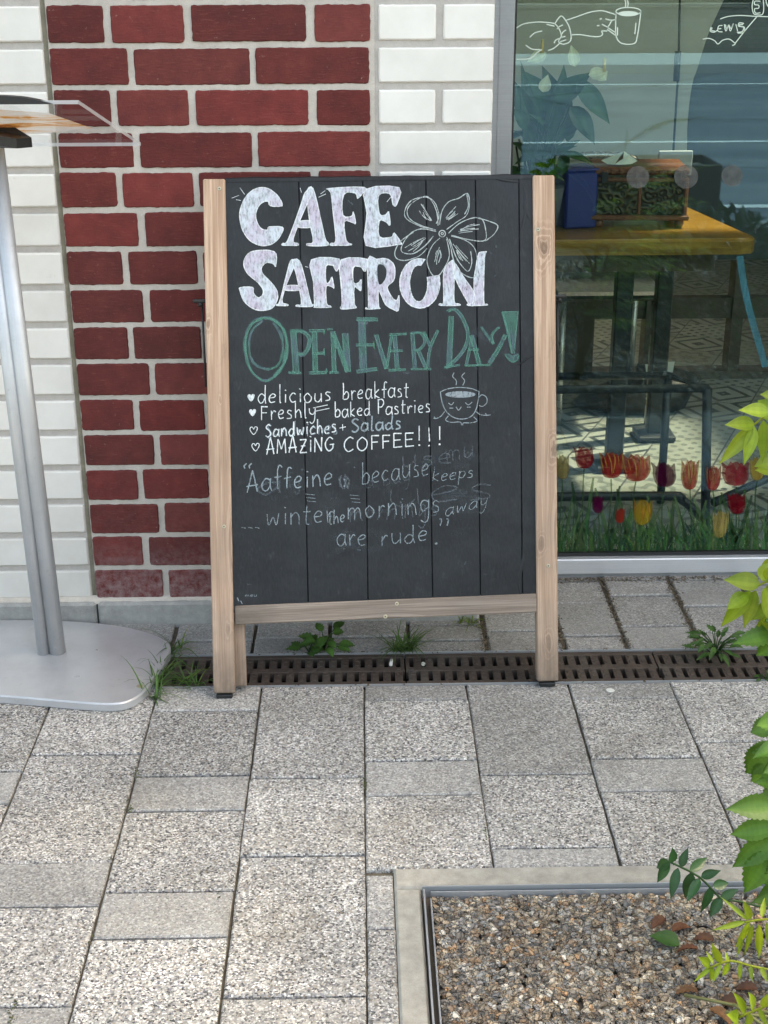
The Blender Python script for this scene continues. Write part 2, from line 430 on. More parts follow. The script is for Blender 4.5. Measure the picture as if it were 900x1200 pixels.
# ================================================================ STRUCTURE
Mt = {}
Mt['white'] = mat_white_brick(); Mt['red'] = mat_red_brick()
Mt['mortar'] = mat_mortar('mortar', (.48, .435, .385), (.60, .555, .50))
Mt['mortar_white'] = mat_mortar('white_brick_mortar', (.44, .405, .375), (.54, .505, .47))  # slightly darker mortar colour of the white brickwork
Mt['sealant'] = mat_mortar('joint_sealant', (.22, .20, .15), (.31, .285, .22))
Mt['concrete'] = mat_mortar('plinth_concrete', (.27, .27, .26), (.40, .395, .375))
Mt['kerb'] = mat_mortar('kerb_concrete', (.30, .285, .25), (.46, .44, .39))
Mt['paver'] = mat_paver()
Mt['dirt'] = mat_mortar('joint_dirt', (.075, .065, .05), (.15, .13, .10))
Mt['render'] = mat_plain('cream_plaster', (.50, .46, .39), .85, 0, .06, 6, .1)
Mt['dark_plaster'] = mat_plain('dark_matt_surface', (.05, .055, .06), .7, 0, .1, 8, .1)
Mt['ceiling'] = mat_plain('ceiling_paint', (.30, .29, .27), .8, 0, .05, 8, .05)

D = 3.0209; Z0 = .1376; CH = .0833
wx = lambda px, py, y=D: at_y(px, py, y).x
# --- the cafe front: one building, its brickworks and plinth as parts
facade = tag(empty('cafe_building', (0, D, 0)), 'cafe front of white glazed brick with a dark red brick panel and grey plinth', 'building')

def brick(mb, x0, x1, z0, z1, yf, deep, rag, bev, tone, tilt=0.0):
    """one brick: a front outline with ragged arrises, pushed out of the mortar"""
    pts = []
    nx = max(6, int((x1-x0)/.007)); nz = 9
    s = rnd.random()*100
    def jit(i): return ((mnoise.noise(V((i*.9+s, s*.7, 0)))+.6*mnoise.noise(V((i*.23+s, 3, 0))))*rag, (mnoise.noise(V((i*.9+s, s*.3, 9)))+.7*mnoise.noise(V((i*.2+s, 8, 0))))*rag)
    ring = [(x0+(x1-x0)*i/nx, z0) for i in range(nx)] + [(x1, z0+(z1-z0)*i/nz) for i in range(nz)] + \
           [(x1-(x1-x0)*i/nx, z1) for i in range(nx)] + [(x0, z1-(z1-z0)*i/nz) for i in range(nz)]
    cx, cz = (x0+x1)/2, (z0+z1)/2; rad = rag*1.3+.0008
    out = []
    for i, (x, z) in enumerate(ring):
        jx, jz = jit(i); 
        dx = min(x-x0, x1-x); dz = min(z-z0, z1-z)
        if dx < 1e-6 and dz < 1e-6: jx += (cx-x)/abs(cx-x)*rad*.5; jz += (cz-z)/abs(cz-z)*rad*.5
        out.append((x+jx, z+jz))
    n = len(out)
    yy = lambda x: tilt*(x-cx)
    def inset(p, b): 
        return (p[0]+max(-1, min(1, (cx-p[0])/.1*8))*b*(1 if min(p[0]-x0, x1-p[0]) < .004 else 0), p[1]+max(-1, min(1, (cz-p[1])*200))*b*(1 if min(p[1]-z0, z1-p[1]) < .004 else 0))
    r0 = [(x, yf+deep, z) for x, z in out]
    r1 = [(x, yf+bev+yy(x), z) for x, z in out]
    r2 = [(inset(p, bev)[0], yf+yy(p[0]), inset(p, bev)[1]) for p in out]
    fs = []
    for j in range(2):
        for i in range(n): k = (i+1) % n; fs.append((j*n+i, j*n+k, (j+1)*n+k, (j+1)*n+i))
    fs.append([2*n+i for i in range(n)])
    mb.add(r0+r1+r2, fs, tone)

PX0, PX1 = wx(55, 28), wx(433.5, 28)          # red panel
SX0, SX1 = wx(47.5, 20), wx(57.5, 20)         # movement joint on its left
WX0, WX1 = wx(443.5, 40), wx(579.3, 28)       # white pier between the panel and the window
rowA = [(55, 122), (130.3, 215.5), (224.3, 359.3), (369, 433)]
rowB = [(61.5, 149.5), (158, 292.3), (299, 433)]
rA = [(wx(a, 28), wx(b, 28)) for a, b in rowA]; rB = [(wx(a, 78), wx(b, 78)) for a, b in rowB]
rB[0] = (rA[0][0]+.001, rB[0][1])
NROW = 27
red = MB(); whl = MB(); whr = MB()
for k in range(-1, NROW):
    zb = Z0 + k*CH + .0065; zt = Z0 + (k+1)*CH - .0065
    A = (k % 2 == 0)
    for (a, b) in (rA if A else rB):
        t_ = .68+.62*rnd.random(); t2 = t_*(.85+.4*rnd.random())
        dz = rnd.uniform(-.0012, .0012)
        brick(red, a+rnd.uniform(-.0015, .0015), b+rnd.uniform(-.0015, .0015), zb-.0005+dz, zt+.0005+dz+rnd.uniform(-.001, .001), D-.004+rnd.uniform(-.0012, .0012), .012, .0016, .0022, (t_, t2, t2), rnd.uniform(-.01, .01))
    v = lambda: (lambda q: (q, q, q))(.9+.14*rnd.random())
    for j in range(5):
        x1 = SX0 - .001 - j*.253
        brick(whl, x1-.241, x1, zb+.0015, zt-.0005, D-.003+rnd.uniform(-.001, .001), .012, .0006, .003, v())
    if A:
        m = (WX0+WX1)/2 + wx(516, 40)-wx(511.5, 40) - .001
        brick(whr, WX0, m-.0075, zb+.0015, zt-.0005, D-.003, .012, .0006, .003, v()); brick(whr, m+.0075, WX1, zb+.0015, zt-.0005, D-.003, .012, .0006, .003, v())
    else: brick(whr, WX0, WX1, zb+.0015, zt-.0005, D-.003+rnd.uniform(-.001, .001), .012, .0006, .003, v())
ZT = Z0+NROW*CH
red.box(((PX0+PX1)/2+.004, D+.10, (ZT+.04)/2), (PX1-PX0+.010, .2, ZT-.04), mi=1)
red.build('red_brickwork', [Mt['red'], Mt['mortar']], facade)
whl.box((SX0-.65, D+.102, (ZT+.04)/2), (1.3, .196, ZT-.04), mi=1)
whl.build('white_brickwork', [Mt['white'], Mt['mortar_white']], facade)
whr.box(((WX1+PX1)/2+.0045, D+.1015, (ZT+.04)/2), (WX1-PX1-.0085, .197, ZT-.04), mi=1)
whr.build('white_brickwork', [Mt['white'], Mt['mortar_white']], facade)
b = MB(); pts = []
for i in range(80):
    z = .06+i*(ZT-.06)/79
    pts.append((z, rnd.uniform(-.0012, .0012), rnd.uniform(-.002, .002)))
vs_ = []
for z, a, c in pts: vs_ += [(SX0+a-.001, D+.004, z), (SX0+.008, D+.0085+c*.6, z), (SX1+a+.003, D+.003, z)]
b.add(vs_, [f for i in range(79) for f in ((i*3, i*3+1, i*3+4, i*3+3), (i*3+1, i*3+2, i*3+5, i*3+4))], smooth=True)
b.build('joint_seal', Mt['sealant'], facade)
# plinth: two lengths of concrete kerb under the brick, with mortar fillet above
PY = D-.022; pj = wx(113.5, 715, PY)
b = MB()
for x0, x1 in ((SX0-1.3, pj-.002), (pj+.002, WX1-.004)):
    b.box(((x0+x1)/2, PY+.10, .006), (x1-x0, .2, .098), bev=.006)
b.build('plinth', Mt['concrete'], facade)
b = MB(); n = 150; vs_ = []
for i in range(n):
    x = SX0-1.0+(WX1-SX0+.99)*i/(n-1); q = mnoise.noise(V((x*22, 3, 0)))*.004+mnoise.noise(V((x*90, 3, 0)))*.002
    vs_ += [(x, D+.001, .066+q*.4), (x, PY+.012+q, .058), (x, PY+.008+q, .050)]
b.add(vs_, [f for i in range(n-1) for f in ((i*3, i*3+3, i*3+4, i*3+1), (i*3+1, i*3+4, i*3+5, i*3+2))])
b.build('mortar_fillet', Mt['mortar'], facade)
# the rest of the building: upper wall, sides of the room, ceiling, back wall with glazed openings
YW = 3.234                                        # front face of the window frame
WINX1 = 3.1
b = MB()
H = 4.7
b.box((-1.2, D+.12, (ZT+H)/2), (3.2, .24, H-ZT), bev=.004)
b.box((-2.6, D+.12, ZT/2), (2.0, .2, ZT), bev=.004)
b.box((1.9, D+.123, (2.75+H)/2), (3.0, .24, H-2.75), bev=.004)
b.box((6.3, D+.12, H/2), (5.8, .24, H), bev=.004)
b.build('upper_wall', Mt['white'], facade)
RY = 7.2
b = MB(); b.box((-.45, (D+.25+RY)/2, 1.45), (.1, RY-D-.25, 2.9)); b.build('room_wall', Mt['render'], facade)
b = MB(); b.box((3.3, (YW+.1+RY)/2, 1.45), (.1, RY-YW, 2.9)); b.build('room_wall', Mt['render'], facade)
# ceiling with two openings added to let sun and sky brighten the room
b = MB()
b.box((.75, 4.4, 2.86), (2.5, 2.4, .1)); b.box((3.1, 4.4, 2.86), (.5, 2.4, .1)); b.box((2.425, 3.74, 2.86), (.84, 1.08, .1)); b.box((2.425, 5.30, 2.86), (.84, .60, .1)); b.box((1.4, RY-.3, 2.86), (3.9, .6, .1)); b.box((.0, 6.1, 2.86), (1.1, 1.0, .1)); b.box((2.95, 6.1, 2.86), (.8, 1.0, .1))
b.build('room_ceiling', Mt['ceiling'], facade)
b = MB(); b.box((1.42, RY+.05, 1.45), (3.9, .1, 2.9)); b.build('back_wall', Mt['render'], facade)

# --- ground: one sheet to the horizon, the laid pavers on it
KY0 = -1.6                                        # street edge of the pavement
g = MB(); g.add([(-150, -150, -.15), (150, -150, -.15), (150, 150, -.15), (-150, 150, -.15)], [(0, 1, 2, 3)])
struct(g.build('ground', Mt['dirt']))
G = .2223; GX0 = -.6673
lx = lambda k: GX0+k*G
gy = lambda px, py: at_z(px, py).y
DR0, DR1 = gy(450, 802.5), gy(450, 765.5)         # front and back of the drain run
KX0 = at_z(461.5, 1060).x; KYT = gy(600, 1016.5)  # outer corner of the gravel bed kerb
def slab(mb, x0, x1, y0, y1, plain, tone=None):
    gp = .0018; gq = .0026
    j = lambda: rnd.uniform(-.0012, .0012)
    tone = rnd.uniform(.2, .8) if tone is None else tone
    dz = rnd.uniform(-.0015, .0015)
    ax, bx, ay, by = x0+gp+j(), x1-gp+j(), y0+gq+j(), y1-gq+j()
    n1 = max(2, int((bx-ax)/.03)); n2 = max(2, int((by-ay)/.03)); s_ = rnd.random()*50
    ed = []
    for i in range(n1): ed.append((ax+(bx-ax)*i/n1, ay))
    for i in range(n2): ed.append((bx, ay+(by-ay)*i/n2))
    for i in range(n1): ed.append((bx-(bx-ax)*i/n1, by))
    for i in range(n2): ed.append((ax, by-(by-ay)*i/n2))
    ed = [(x+mnoise.noise(V((x*60+s_, y*60, 0)))*.0013, y+mnoise.noise(V((x*60, y*60+s_, 5)))*.0013) for x, y in ed]
    mb.prism(ed, -.03, dz, .003, (tone, plain, .5))
cols = {   # photo y of the joints across each run of slabs; 'p' = the smoother, greyer half slabs
 -1: [(802, 0), (903, 1), (941, 0), (1068, 1), (1110, 0), (1235, 1)],
 0: [(802, .1), (883, .15), (1009, .9), (1061, .1), (1178, .9), (1236, .1)],
 1: [(802, .8), (833, .1), (908, .95), (949, .1), (1043, .95), (1098, 0)],
 2: [(802, .15), (911, .1), (1002, .05), (1167, .25), (1240, .1)],
 3: [(802, .7), (820, .1), (891, .85), (931, .1), (1023, .8), (1087, .2), (1230, .2)],
 4: [(802, .55), (907, .15), (993, .75), (1019, 0)],
 5: [(802, .75), (818, .2), (888, .95), (927, .2), (1030, 0)],
 6: [(802, .25), (869, .35), (985, .3), (1030, 0)],
 7: [(802, .7), (850, .1), (930, .5), (990, .1), (1080, 0)]}
b = MB()
for xa, xb, ya, yb in ((-4, 5, DR1, D+.3), (-4, 5, KYT-.003, DR0), (-4, KX0+.012, KY0, KYT-.003), (1.9, 5, KY0, KYT-.003), (KX0+.012, 1.9, KY0, -.9)):
    b.add([(xa, ya, -.010), (xb, ya, -.010), (xb, yb, -.010), (xa, yb, -.010)], [(0, 1, 2, 3)])
struct(b.build('pavement_bedding', Mt['dirt']))
pav = MB()
for k in range(-9, 14):
    x0, x1 = lx(k), lx(k+1); cxp = 450
    js = cols.get(k)
    ylist = []
    if js: ylist = [(gy(max(-100, min(1000, 430+(k-2.5)*130)), py), p) for py, p in js]
    else: ylist = [(DR0-.0, .2)]
    while ylist[-1][0] > -1.2:
        y = ylist[-1][0]; ylist.append((y-rnd.choice((.33, .22, .11, .33)), rnd.choice((.1, .1, .9))))
    ylist[0] = (DR0, ylist[0][1])
    for (ya, p), (yb, _) in zip(ylist, ylist[1:]):
        xa, xb = x0, x1
        if xb > KX0+.01 and yb < KYT-.001:
            if xa < KX0 < xb:
                if ya > KYT+.02 and yb > KYT-.03: yb = KYT
                else: xb = KX0+.002
            elif xa < 2.0: 
                yb = max(yb, KYT)
                if ya-yb < .012: continue
        if ya-yb < .012: continue
        slab(pav, xa, xb, yb, ya, p*(.62+.26*rnd.random()))
# narrow strip between the drain and the building: smaller setts
xsj = [at_z(px, 735).x for px in (-330, -245, -160, -72, 15, 112, 207, 300, 388, 478, 567, 655, 727, 812, 899, 985, 1070, 1160, 1250)]
for i in range(len(xsj)-1):
    px = 450
    seq = {12: (683, 701, 737), 13: (683, 714, 745), 11: (683, 709, 748), 10: (683, 712, 741), 9: (683, 733, 751), 8: (683, 720, 746), 7: (683, 716, 746)}.get(i, rnd.choice(((683, 709, 748), (690, 730), (683, 720, 746))))
    ys = [DR1+.004]+[gy(450, p) for p in seq[::-1]]+[YW+.03]
    for a, c in zip(ys, ys[1:]): slab(pav, xsj[i]+.002, xsj[i+1]-.004, a+.001, c-.002, .65+.3*rnd.random(), rnd.uniform(.3, .5))
struct(pav.build('pavement', Mt['paver']))
# loose dirt heaped in the joints by the window
b = MB()
for i in range(4200):
    if rnd.random() < .7: x = rnd.choice(xsj[10:17])-.003+rnd.gauss(0, .006); y = rnd.uniform(DR1+.01, YW)
    else: x = rnd.uniform(.3, 1.4); y = YW-.004-abs(rnd.gauss(0, .012))
    s_ = rnd.uniform(.0015, .0045); q = rnd.uniform(.5, 1.3)
    vs_ = [V((x, y, .0005))+V((rnd.uniform(-1, 1), rnd.uniform(-1, 1), rnd.uniform(-.2, .8)))*s_ for _ in range(5)]
    b.add(vs_, [(0, 1, 2), (0, 2, 3), (0, 3, 4), (1, 2, 4), (1, 3, 4)], (.15*q, .12*q, .085*q))
for i in range(1500):
    k = rnd.randint(-3, 7); x = lx(k)+rnd.gauss(0, .0022); y = rnd.uniform(1.55, DR0)
    if x > KX0 and y < KYT: continue
    s_ = rnd.uniform(.0008, .0024); q = rnd.uniform(.5, 1.6)
    vs_ = [V((x, y, -.001))+V((rnd.uniform(-1, 1), rnd.uniform(-1, 1), rnd.uniform(-.2, .8)))*s_ for _ in range(5)]
    b.add(vs_, [(0, 1, 2), (0, 2, 3), (0, 3, 4), (1, 2, 4), (1, 3, 4)], (.13*q, .11*q, .075*q))
for i in range(420):
    x = rnd.uniform(-1.2, 1.5); y = (DR1+rnd.gauss(.003, .005)) if rnd.random() < .6 else (DR0+rnd.gauss(0, .004)); s_ = rnd.uniform(.001, .0045); q = rnd.uniform(.5, 1.5)
    vs_ = [V((x, y, .001))+V((rnd.uniform(-1, 1), rnd.uniform(-1, 1), rnd.uniform(-.2, .8)))*s_ for _ in range(5)]
    b.add(vs_, [(0, 1, 2), (0, 2, 3), (0, 3, 4), (1, 2, 4), (1, 3, 4)], (.14*q, .10*q, .065*q))
Mt['debris'] = mat_vcol('dry_debris', .9, .2, 200, .2)
o = b.build('soil_crumbs', Mt['debris']); o['kind'] = 'stuff'; o['label'] = 'brown soil crumbs and dry litter in the joints below the window'; o['category'] = 'soil'
# kerb frame of the gravel bed
KW = at_z(494.5, 1060).x-KX0; GXi = KX0+KW; GYi = gy(600, 1041)
KX1 = 1.9; KB = -.9
b = MB()
def kerbpiece(poly): b.prism(poly, -.04, .004, .006)
kerbpiece([(KX0+.002, KB), (GXi, KB), (GXi, GYi-.001), (KX0+.002, GYi-.001)])
xs_ = KX0+.002
kerbpiece([(KX0+.002, GYi+.001), (1.02, GYi+.001), (1.02, KYT-.002), (KX0+.002, KYT-.002)])
kerbpiece([(1.024, GYi+.001), (KX1, GYi+.001), (KX1, KYT-.002), (1.024, KYT-.002)])
struct(b.build('kerb', Mt['kerb']))
b = MB()
b.box(((GXi+KX1)/2, GYi-.004, -.012), (KX1-GXi-.004, .003, .044)); b.box((GXi+.0045, (GYi+KB)/2-.006, -.012), (.003, GYi-KB-.012, .044))
b.box(((GXi+KX1)/2+.006, GYi-.013, -.010), (KX1-GXi-.02, .0025, .03)); b.box((GXi+.0155, (GYi+KB)/2-.016, -.010), (.0025, GYi-KB-.03, .03))
Mt['steel'] = mat_metal('edging_steel', (.50, .52, .54), .35)
tag(b.build('steel_edging', Mt['steel']), 'thin steel edging strip round the gravel bed', 'edging')
# gravel: pebbles over a dark soil bed
b = MB(); b.box(((GXi+KX1)/2, (GYi+KB)/2, -.035), (KX1-GXi-.002, GYi-KB-.002, .044), col=(.11, .09, .07))
ico_v = []; ph = (1+5**.5)/2
for s1 in (-1, 1):
    for s2 in (-1, 1): ico_v += [V((0, s1, s2*ph)), V((s1, s2*ph, 0)), V((s2*ph, 0, s1))]
ico_v = [p.normalized() for p in ico_v]
import itertools
ico_f = [t for t in itertools.combinations(range(12), 3) if all(abs((ico_v[t[i]]-ico_v[t[j]]).length-1.0515) < .01 for i, j in ((0, 1), (0, 2), (1, 2)))]
# one subdivision
sv = list(ico_v); sf = []; em = {}
def mid(a, c):
    k = (min(a, c), max(a, c))
    if k not in em: em[k] = len(sv); sv.append(((sv[a]+sv[c])/2).normalized())
    return em[k]
for a, c, d in ico_f:
    m1, m2, m3 = mid(a, c), mid(c, d), mid(a, d); sf += [(a, m1, m3), (c, m2, m1), (d, m3, m2), (m1, m2, m3)]
pal = [(.22, .17, .12), (.30, .23, .16), (.16, .145, .13), (.11, .105, .10), (.34, .30, .25), (.44, .37, .28), (.20, .19, .185), (.40, .23, .12), (.56, .52, .45), (.14, .11, .09), (.25, .16, .10), (.30, .29, .27)]
wts = [5, 5, 5, 4, 4, 4, 5, 1.6, 2.2, 4, 3, 3]
for i in range(21000):
    near = i < 11200
    if near: x = GXi+.019+rnd.random()*.68; y = GYi-.019-rnd.random()*.42
    else:
        x = GXi+.019+rnd.random()*(1.8-GXi); y = GYi-.02-rnd.random()*2.6
        if x < GXi+.69 and y > GYi-.43: continue
    s_ = rnd.uniform(.0040, .0072)*(1 if rnd.random() < .93 else 1.3)*(1 if near else 1.7)
    c_ = rnd.choices(pal, wts)[0]; q = rnd.uniform(.85, 1.45); m_ = sum(c_)/3; c_ = tuple((a*.80+m_*.05+b0*.18)*q for a, b0 in zip(c_, (.25, .205, .155)))
    ax = V((rnd.uniform(.85, 1.4), rnd.uniform(.8, 1.1), rnd.uniform(.5, .7)))*s_
    rot = Matrix.Rotation(rnd.random()*6.28, 3, 'Z') @ Matrix.Rotation(rnd.gauss(0, .3), 3, 'X') @ Matrix.Rotation(rnd.gauss(0, .3), 3, 'Y')
    sh = rnd.random()*90
    ce = V((x, y, -.007+rnd.uniform(-.003, .005)))
    base = sv if near else ico_v
    pts = [ce+rot @ V((p.x*ax.x, p.y*ax.y, p.z*ax.z))*(1+.09*mnoise.noise(p*1.1+V((sh, 0, 0)))) for p in base]
    b.add(pts, sf if near else ico_f, c_, 0, True)
Mt['pebble'] = mat_pebble()
o = b.build('gravel', Mt['pebble']); o['kind'] = 'stuff'; o['label'] = 'mixed brown and grey pea gravel filling the kerbed bed'; o['category'] = 'gravel'

# --- the street behind the camera, seen in the glass
pb = tag(empty('planter_box', (1.5, -1.2, 0)), 'low black planter box at the edge of the pavement, mirrored in the glass', 'planter')
b = MB()
for y in (-1.0, -1.4): b.box((1.51, y-.02 if y < -1.1 else y-.01, .215), (.84, .02, .43), bev=.004)
for x in (1.10, 1.92): b.box((x, -1.21, .215), (.02, .36, .43), bev=.004)
b.build('box', mat_plain('black_planter_paint', (.010, .011, .012), .6), pb)
b = MB(); b.box((1.51, -1.21, .36), (.79, .35, .06)); b.build('soil', Mt['dirt'], pb)
Mt['asphalt'] = mat_asphalt()
Mt['paint'] = mat_plain('road_paint', (.62, .62, .60), .7, 0, .1, 30, .1)
b = MB(); b.add([(-60, -13.2, -.05), (60, -13.2, -.05), (60, KY0-.15, -.05), (-60, KY0-.15, -.05)], [(0, 1, 2, 3)]); struct(b.build('road', Mt['asphalt']))
b = MB(); b.box((0, KY0-.07, -.03), (120, .14, .06), bev=.01); struct(b.build('roadside_kerb', Mt['concrete']))
b = MB()
for y, wd in ((-5.9, .10), (-11.6, .12), (-2.6, .12)): b.add([(-60, y, -.046), (60, y, -.046), (60, y+wd, -.046), (-60, y+wd, -.046)], [(0, 1, 2, 3)])
struct(b.build('road_line', Mt['paint']))
b = MB(); b.box((0, -14.3, 0), (120, 2.1, .16), bev=.015); struct(b.build('far_pavement', mat_mortar('far_paving', (.36, .36, .35), (.45, .45, .43))))
def mat_gardenwall():
    t = NT('garden_wall_brick'); co = t.coord('Object', (1, 1, 1), (R(90), 0, 0))
    bt = t.n('ShaderNodeTexBrick'); bt.inputs['Scale'].default_value = 4.0; bt.inputs['Color1'].default_value = (.20, .16, .125, 1); bt.inputs['Color2'].default_value = (.26, .21, .165, 1)
    bt.inputs['Mortar'].default_value = (.12, .105, .09, 1); t.l(co, bt.inputs['Vector'])
    return t.done(t.bsdf(bt.outputs[0], .85, 0, t.bump(bt.outputs[1], .4, .01)))
b = MB(); b.box((0, -15.7, .35), (70, .3, .75), bev=.02)
for i in range(60): b.box((-34.5+i*1.17, -15.7, .74), (1.14, .36, .06), bev=.01)
tag(b.build('garden_wall', mat_gardenwall()), 'long low brown brick garden wall across the street, reflected in the glass', 'wall')
Mt['hedge'] = mat_leaf('hedge_leaf', (.05, .07, .02), (.10, .12, .03), .25, .6)
b = MB()
for i in range(9000):
    x = rnd.uniform(-8, 13); z = rnd.uniform(.6, 2.6); y = -16.2-.25*mnoise.noise(V((x*1.3, z*2, 0)))-rnd.random()*.3
    a = V((rnd.uniform(-1, 1), rnd.uniform(-.4, .4), rnd.uniform(-1, 1)))*.07; c = V((rnd.uniform(-1, 1), rnd.uniform(-1, 1), rnd.uniform(-1, 1)))*.06
    q = rnd.uniform(.5, 1.4); p = V((x, y, z)); b.add([p-a, p+c, p+a, p-c], [(0, 1, 2, 3)], (q, q, q))
b.box((2, -16.9, 1.5), (21, .8, 2.2), col=(.5, .5, .5))
hd = tag(b.build('hedge', Mt['hedge']), 'clipped green hedge above the garden wall, reflected at the top of the glass', 'hedge')

# ================================================================ SHOP WINDOW
Mt['alu'] = mat_metal('grey_window_frame', (.36, .38, .40), .42)
Mt['alu_light'] = mat_metal('window_sill_aluminium', (.70, .72, .75), .40)
Mt['gasket'] = mat_plain('black_gasket', (.012, .013, .014), .5)
Mt['glass'] = mat_glass('window_glass', .085, (.88, .95, .91), .8, (.40, .74, 1.0))
win = tag(empty('shop_window', (1.0, YW, 0)), 'large shop window in a grey frame with tulip film along its foot', 'window')
GYp = YW+.03                                     # outer face of the glass
gx0 = wx(603.5, 60, GYp); gz0 = at_y(760, 652.5, GYp).z
sz1 = at_y(760, 655, YW).z; sz0 = at_y(760, 672.5, YW).z
fx1 = wx(602.5, 60, YW)
b = MB(); b.box(((.26+fx1)/2, YW+.05, 1.4), (fx1-.26, .1, 2.8), bev=.003); b.box(((.26+fx1)/2+.012, YW+.052, 1.4), (.005, .107, 2.79))
fr = b.build('window_frame', Mt['alu'], win)
b = MB(); b.box((fx1+.003, GYp, 1.4), (.006, .02, 2.7)); b.box((1.7, GYp+.002, sz1+.004), (2.75, .024, .012)); b.build('gasket', Mt['gasket'], fr)
b = MB(); b.box((1.7, YW+.05, (sz0+sz1)/2), (3.0, .1, sz1-sz0), bev=.0025); b.build('sill_rail', Mt['alu_light'], win)
b = MB(); b.box((1.7, YW+.052, (sz0-.01)/2), (3.0, .09, sz0+.008)); b.build('threshold', Mt['alu'], win)
b = MB(); b.box((1.85, GYp+.006, 1.42), (2*(1.85-gx0), .012, 2.68)); b.build('glass_pane', Mt['glass'], win)

# window films: all lie on the outer face of the pane
def film(px, py, off=.0012): return at_y(px, py, GYp-off)
def ribbon(mb, pts, wpx, place, col=None, k=4, closed=False, taper=False, jit=.0):
    pts = smoothpts([(p[0], p[1]) for p in pts], k, closed)
    n = len(pts)
    if n < 2: return
    vs_ = []
    for i, p in enumerate(pts):
        a = pts[i-1] if i or closed else p; c = pts[(i+1) % n] if i < n-1 or closed else p
        dx, dy = c[0]-a[0], c[1]-a[1]; L = math.hypot(dx, dy) or 1
        w_ = wpx*.5*(1+rnd.uniform(-jit, jit))
        if taper: w_ *= max(.2, math.sin(math.pi*(i+.3)/(n-.4)))**.5
        vs_ += [place(p[0]-dy/L*w_, p[1]+dx/L*w_), place(p[0]+dy/L*w_, p[1]-dx/L*w_)]
    fs = [(2*i, 2*i+1, 2*i+3, 2*i+2) for i in range(n-1)]
    if closed: fs.append((2*n-2, 2*n-1, 1, 0))
    mb.add(vs_, fs, col)
def blob(mb, pts, place, col=None, k=4, smooth=True):
    pts = smoothpts(pts, k, True) if smooth else pts
    mb.add([place(*p[:2]) for p in pts], [list(range(len(pts)))], col)
_lay = [0]
def layer(base=.0006, step=.00003):
    _lay[0] += 1; return base+(_lay[0] % 12)*step
Mt['line_film'] = mat_plain('pale_green_line_film', (.62, .72, .62), .7, 0, .05, 20, 0)
Mt['film'] = mat_film('printed_flower_film', (.50, .50, .50), .46, (150, 150, 22))
Mt['frost'] = mat_film('frosted_dot_film', (.42, .42, .40), .35)
T1 = lambda x, y: (580+x/5.625, y/5.625)
T2 = lambda x, y: (740+x/5.625, y/5.625)
b = MB()
for pts in ([(140, 186), (160, 172), (200, 155), (280, 145), (350, 148), (395, 155)], [(395, 155), (435, 105), (470, 140), (495, 195), (500, 265), (460, 290), (430, 285), (420, 268), (438, 235), (420, 185), (395, 155)],
            [(408, 192), (425, 175), (448, 165)], [(440, 225), (455, 205), (470, 198)], [(390, 285), (400, 265), (428, 252)], [(440, 245), (465, 240)], [(430, 275), (470, 262)],
            [(142, 390), (230, 385), (280, 345), (310, 326)], [(350, 332), (385, 320), (425, 287)], [(230, 245), (265, 215), (312, 205)], [(203, 298), (245, 324), (300, 326)], [(340, 160), (392, 172)],
            [(470, 133), (540, 110), (620, 82), (700, 70), (760, 85), (800, 98)], [(500, 230), (560, 228), (640, 240), (690, 240), (710, 225), (704, 205), (740, 205)],
            [(690, 126), (705, 123)], [(728, 124), (765, 133), (800, 128)], [(770, 135), (752, 168), (745, 182), (795, 214)], [(705, 160), (745, 180)], [(740, 194), (770, 215), (797, 234)], [(672, 170), (688, 168)],
            [(798, 90), (796, 160), (798, 235), (825, 280), (880, 292), (925, 282), (938, 240), (950, 170), (962, 75)], [(808, 180), (808, 235)], [(930, 150), (922, 225)],
            [(857, 0), (862, 22), (860, 45)], [(872, 0), (878, 22), (875, 45)]):
    ribbon(b, [T1(*p) for p in pts], 1.25, film)
ribbon(b, [T1(880+82*math.cos(a), 75+26*math.sin(a)) for a in [i*math.pi/8 for i in range(16)]], 1.2, film, closed=True)
blob(b, [T1(878+66*math.cos(a), 90+17*math.sin(a)) for a in [i*math.pi/8 for i in range(16)]], lambda x, y: film(x, y, .0016))
b.build('arm_and_cup_drawing', Mt['line_film'], win)
b = MB()
for pts in ([(470, 258), (510, 253), (548, 268), (570, 290), (600, 266), (640, 257), (667, 272), (684, 290), (664, 300)], [(684, 285), (750, 200), (825, 112)], [(585, 125), (640, 108), (720, 102), (825, 108), (905, 110)],
            [(805, -10), (795, 40), (805, 88), (830, 98), (862, 95), (872, 60), (868, -10)], [(850, 8), (815, 8), (812, 30), (838, 34), (838, 54), (812, 58), (818, 86), (850, 84)],
            [(885, -5), (890, 20), (902, 45)],
            # lettering of the banner
            [(525, 178), (520, 205), (545, 212), (565, 200)], [(600, 168), (575, 172), (570, 205), (600, 210)], [(573, 190), (592, 188)], [(612, 160), (622, 205), (640, 172), (652, 205), (672, 155)], [(688, 160), (700, 205)],
            [(742, 155), (712, 150), (705, 172), (738, 180), (730, 208), (695, 212)], [(532, 182), (528, 200), (550, 205)], [(620, 162), (628, 190), (642, 164), (656, 190), (668, 160)], [(736, 162), (716, 160), (714, 170), (745, 180), (738, 214), (700, 218)]):
    ribbon(b, [T2(*p) for p in pts], 1.05, film)
b.build('banner_drawing', Mt['line_film'], win)
for cx, cy, r_ in ((747.5, 207.5, 13.2), (804, 207, 14), (858, 206, 12.5)):
    b = MB(); blob(b, [(cx+r_*math.cos(i*.2618), cy+r_*math.sin(i*.2618)) for i in range(24)], film, smooth=False); b.build('frosted_dot', Mt['frost'], win)
b = MB(); ribbon(b, [(867, 300), (872, 335), (880, 370), (890, 405), (897, 430)], 8, film, (.10, .42, .50)); b.build('teal_film_strip', Mt['film'], win)
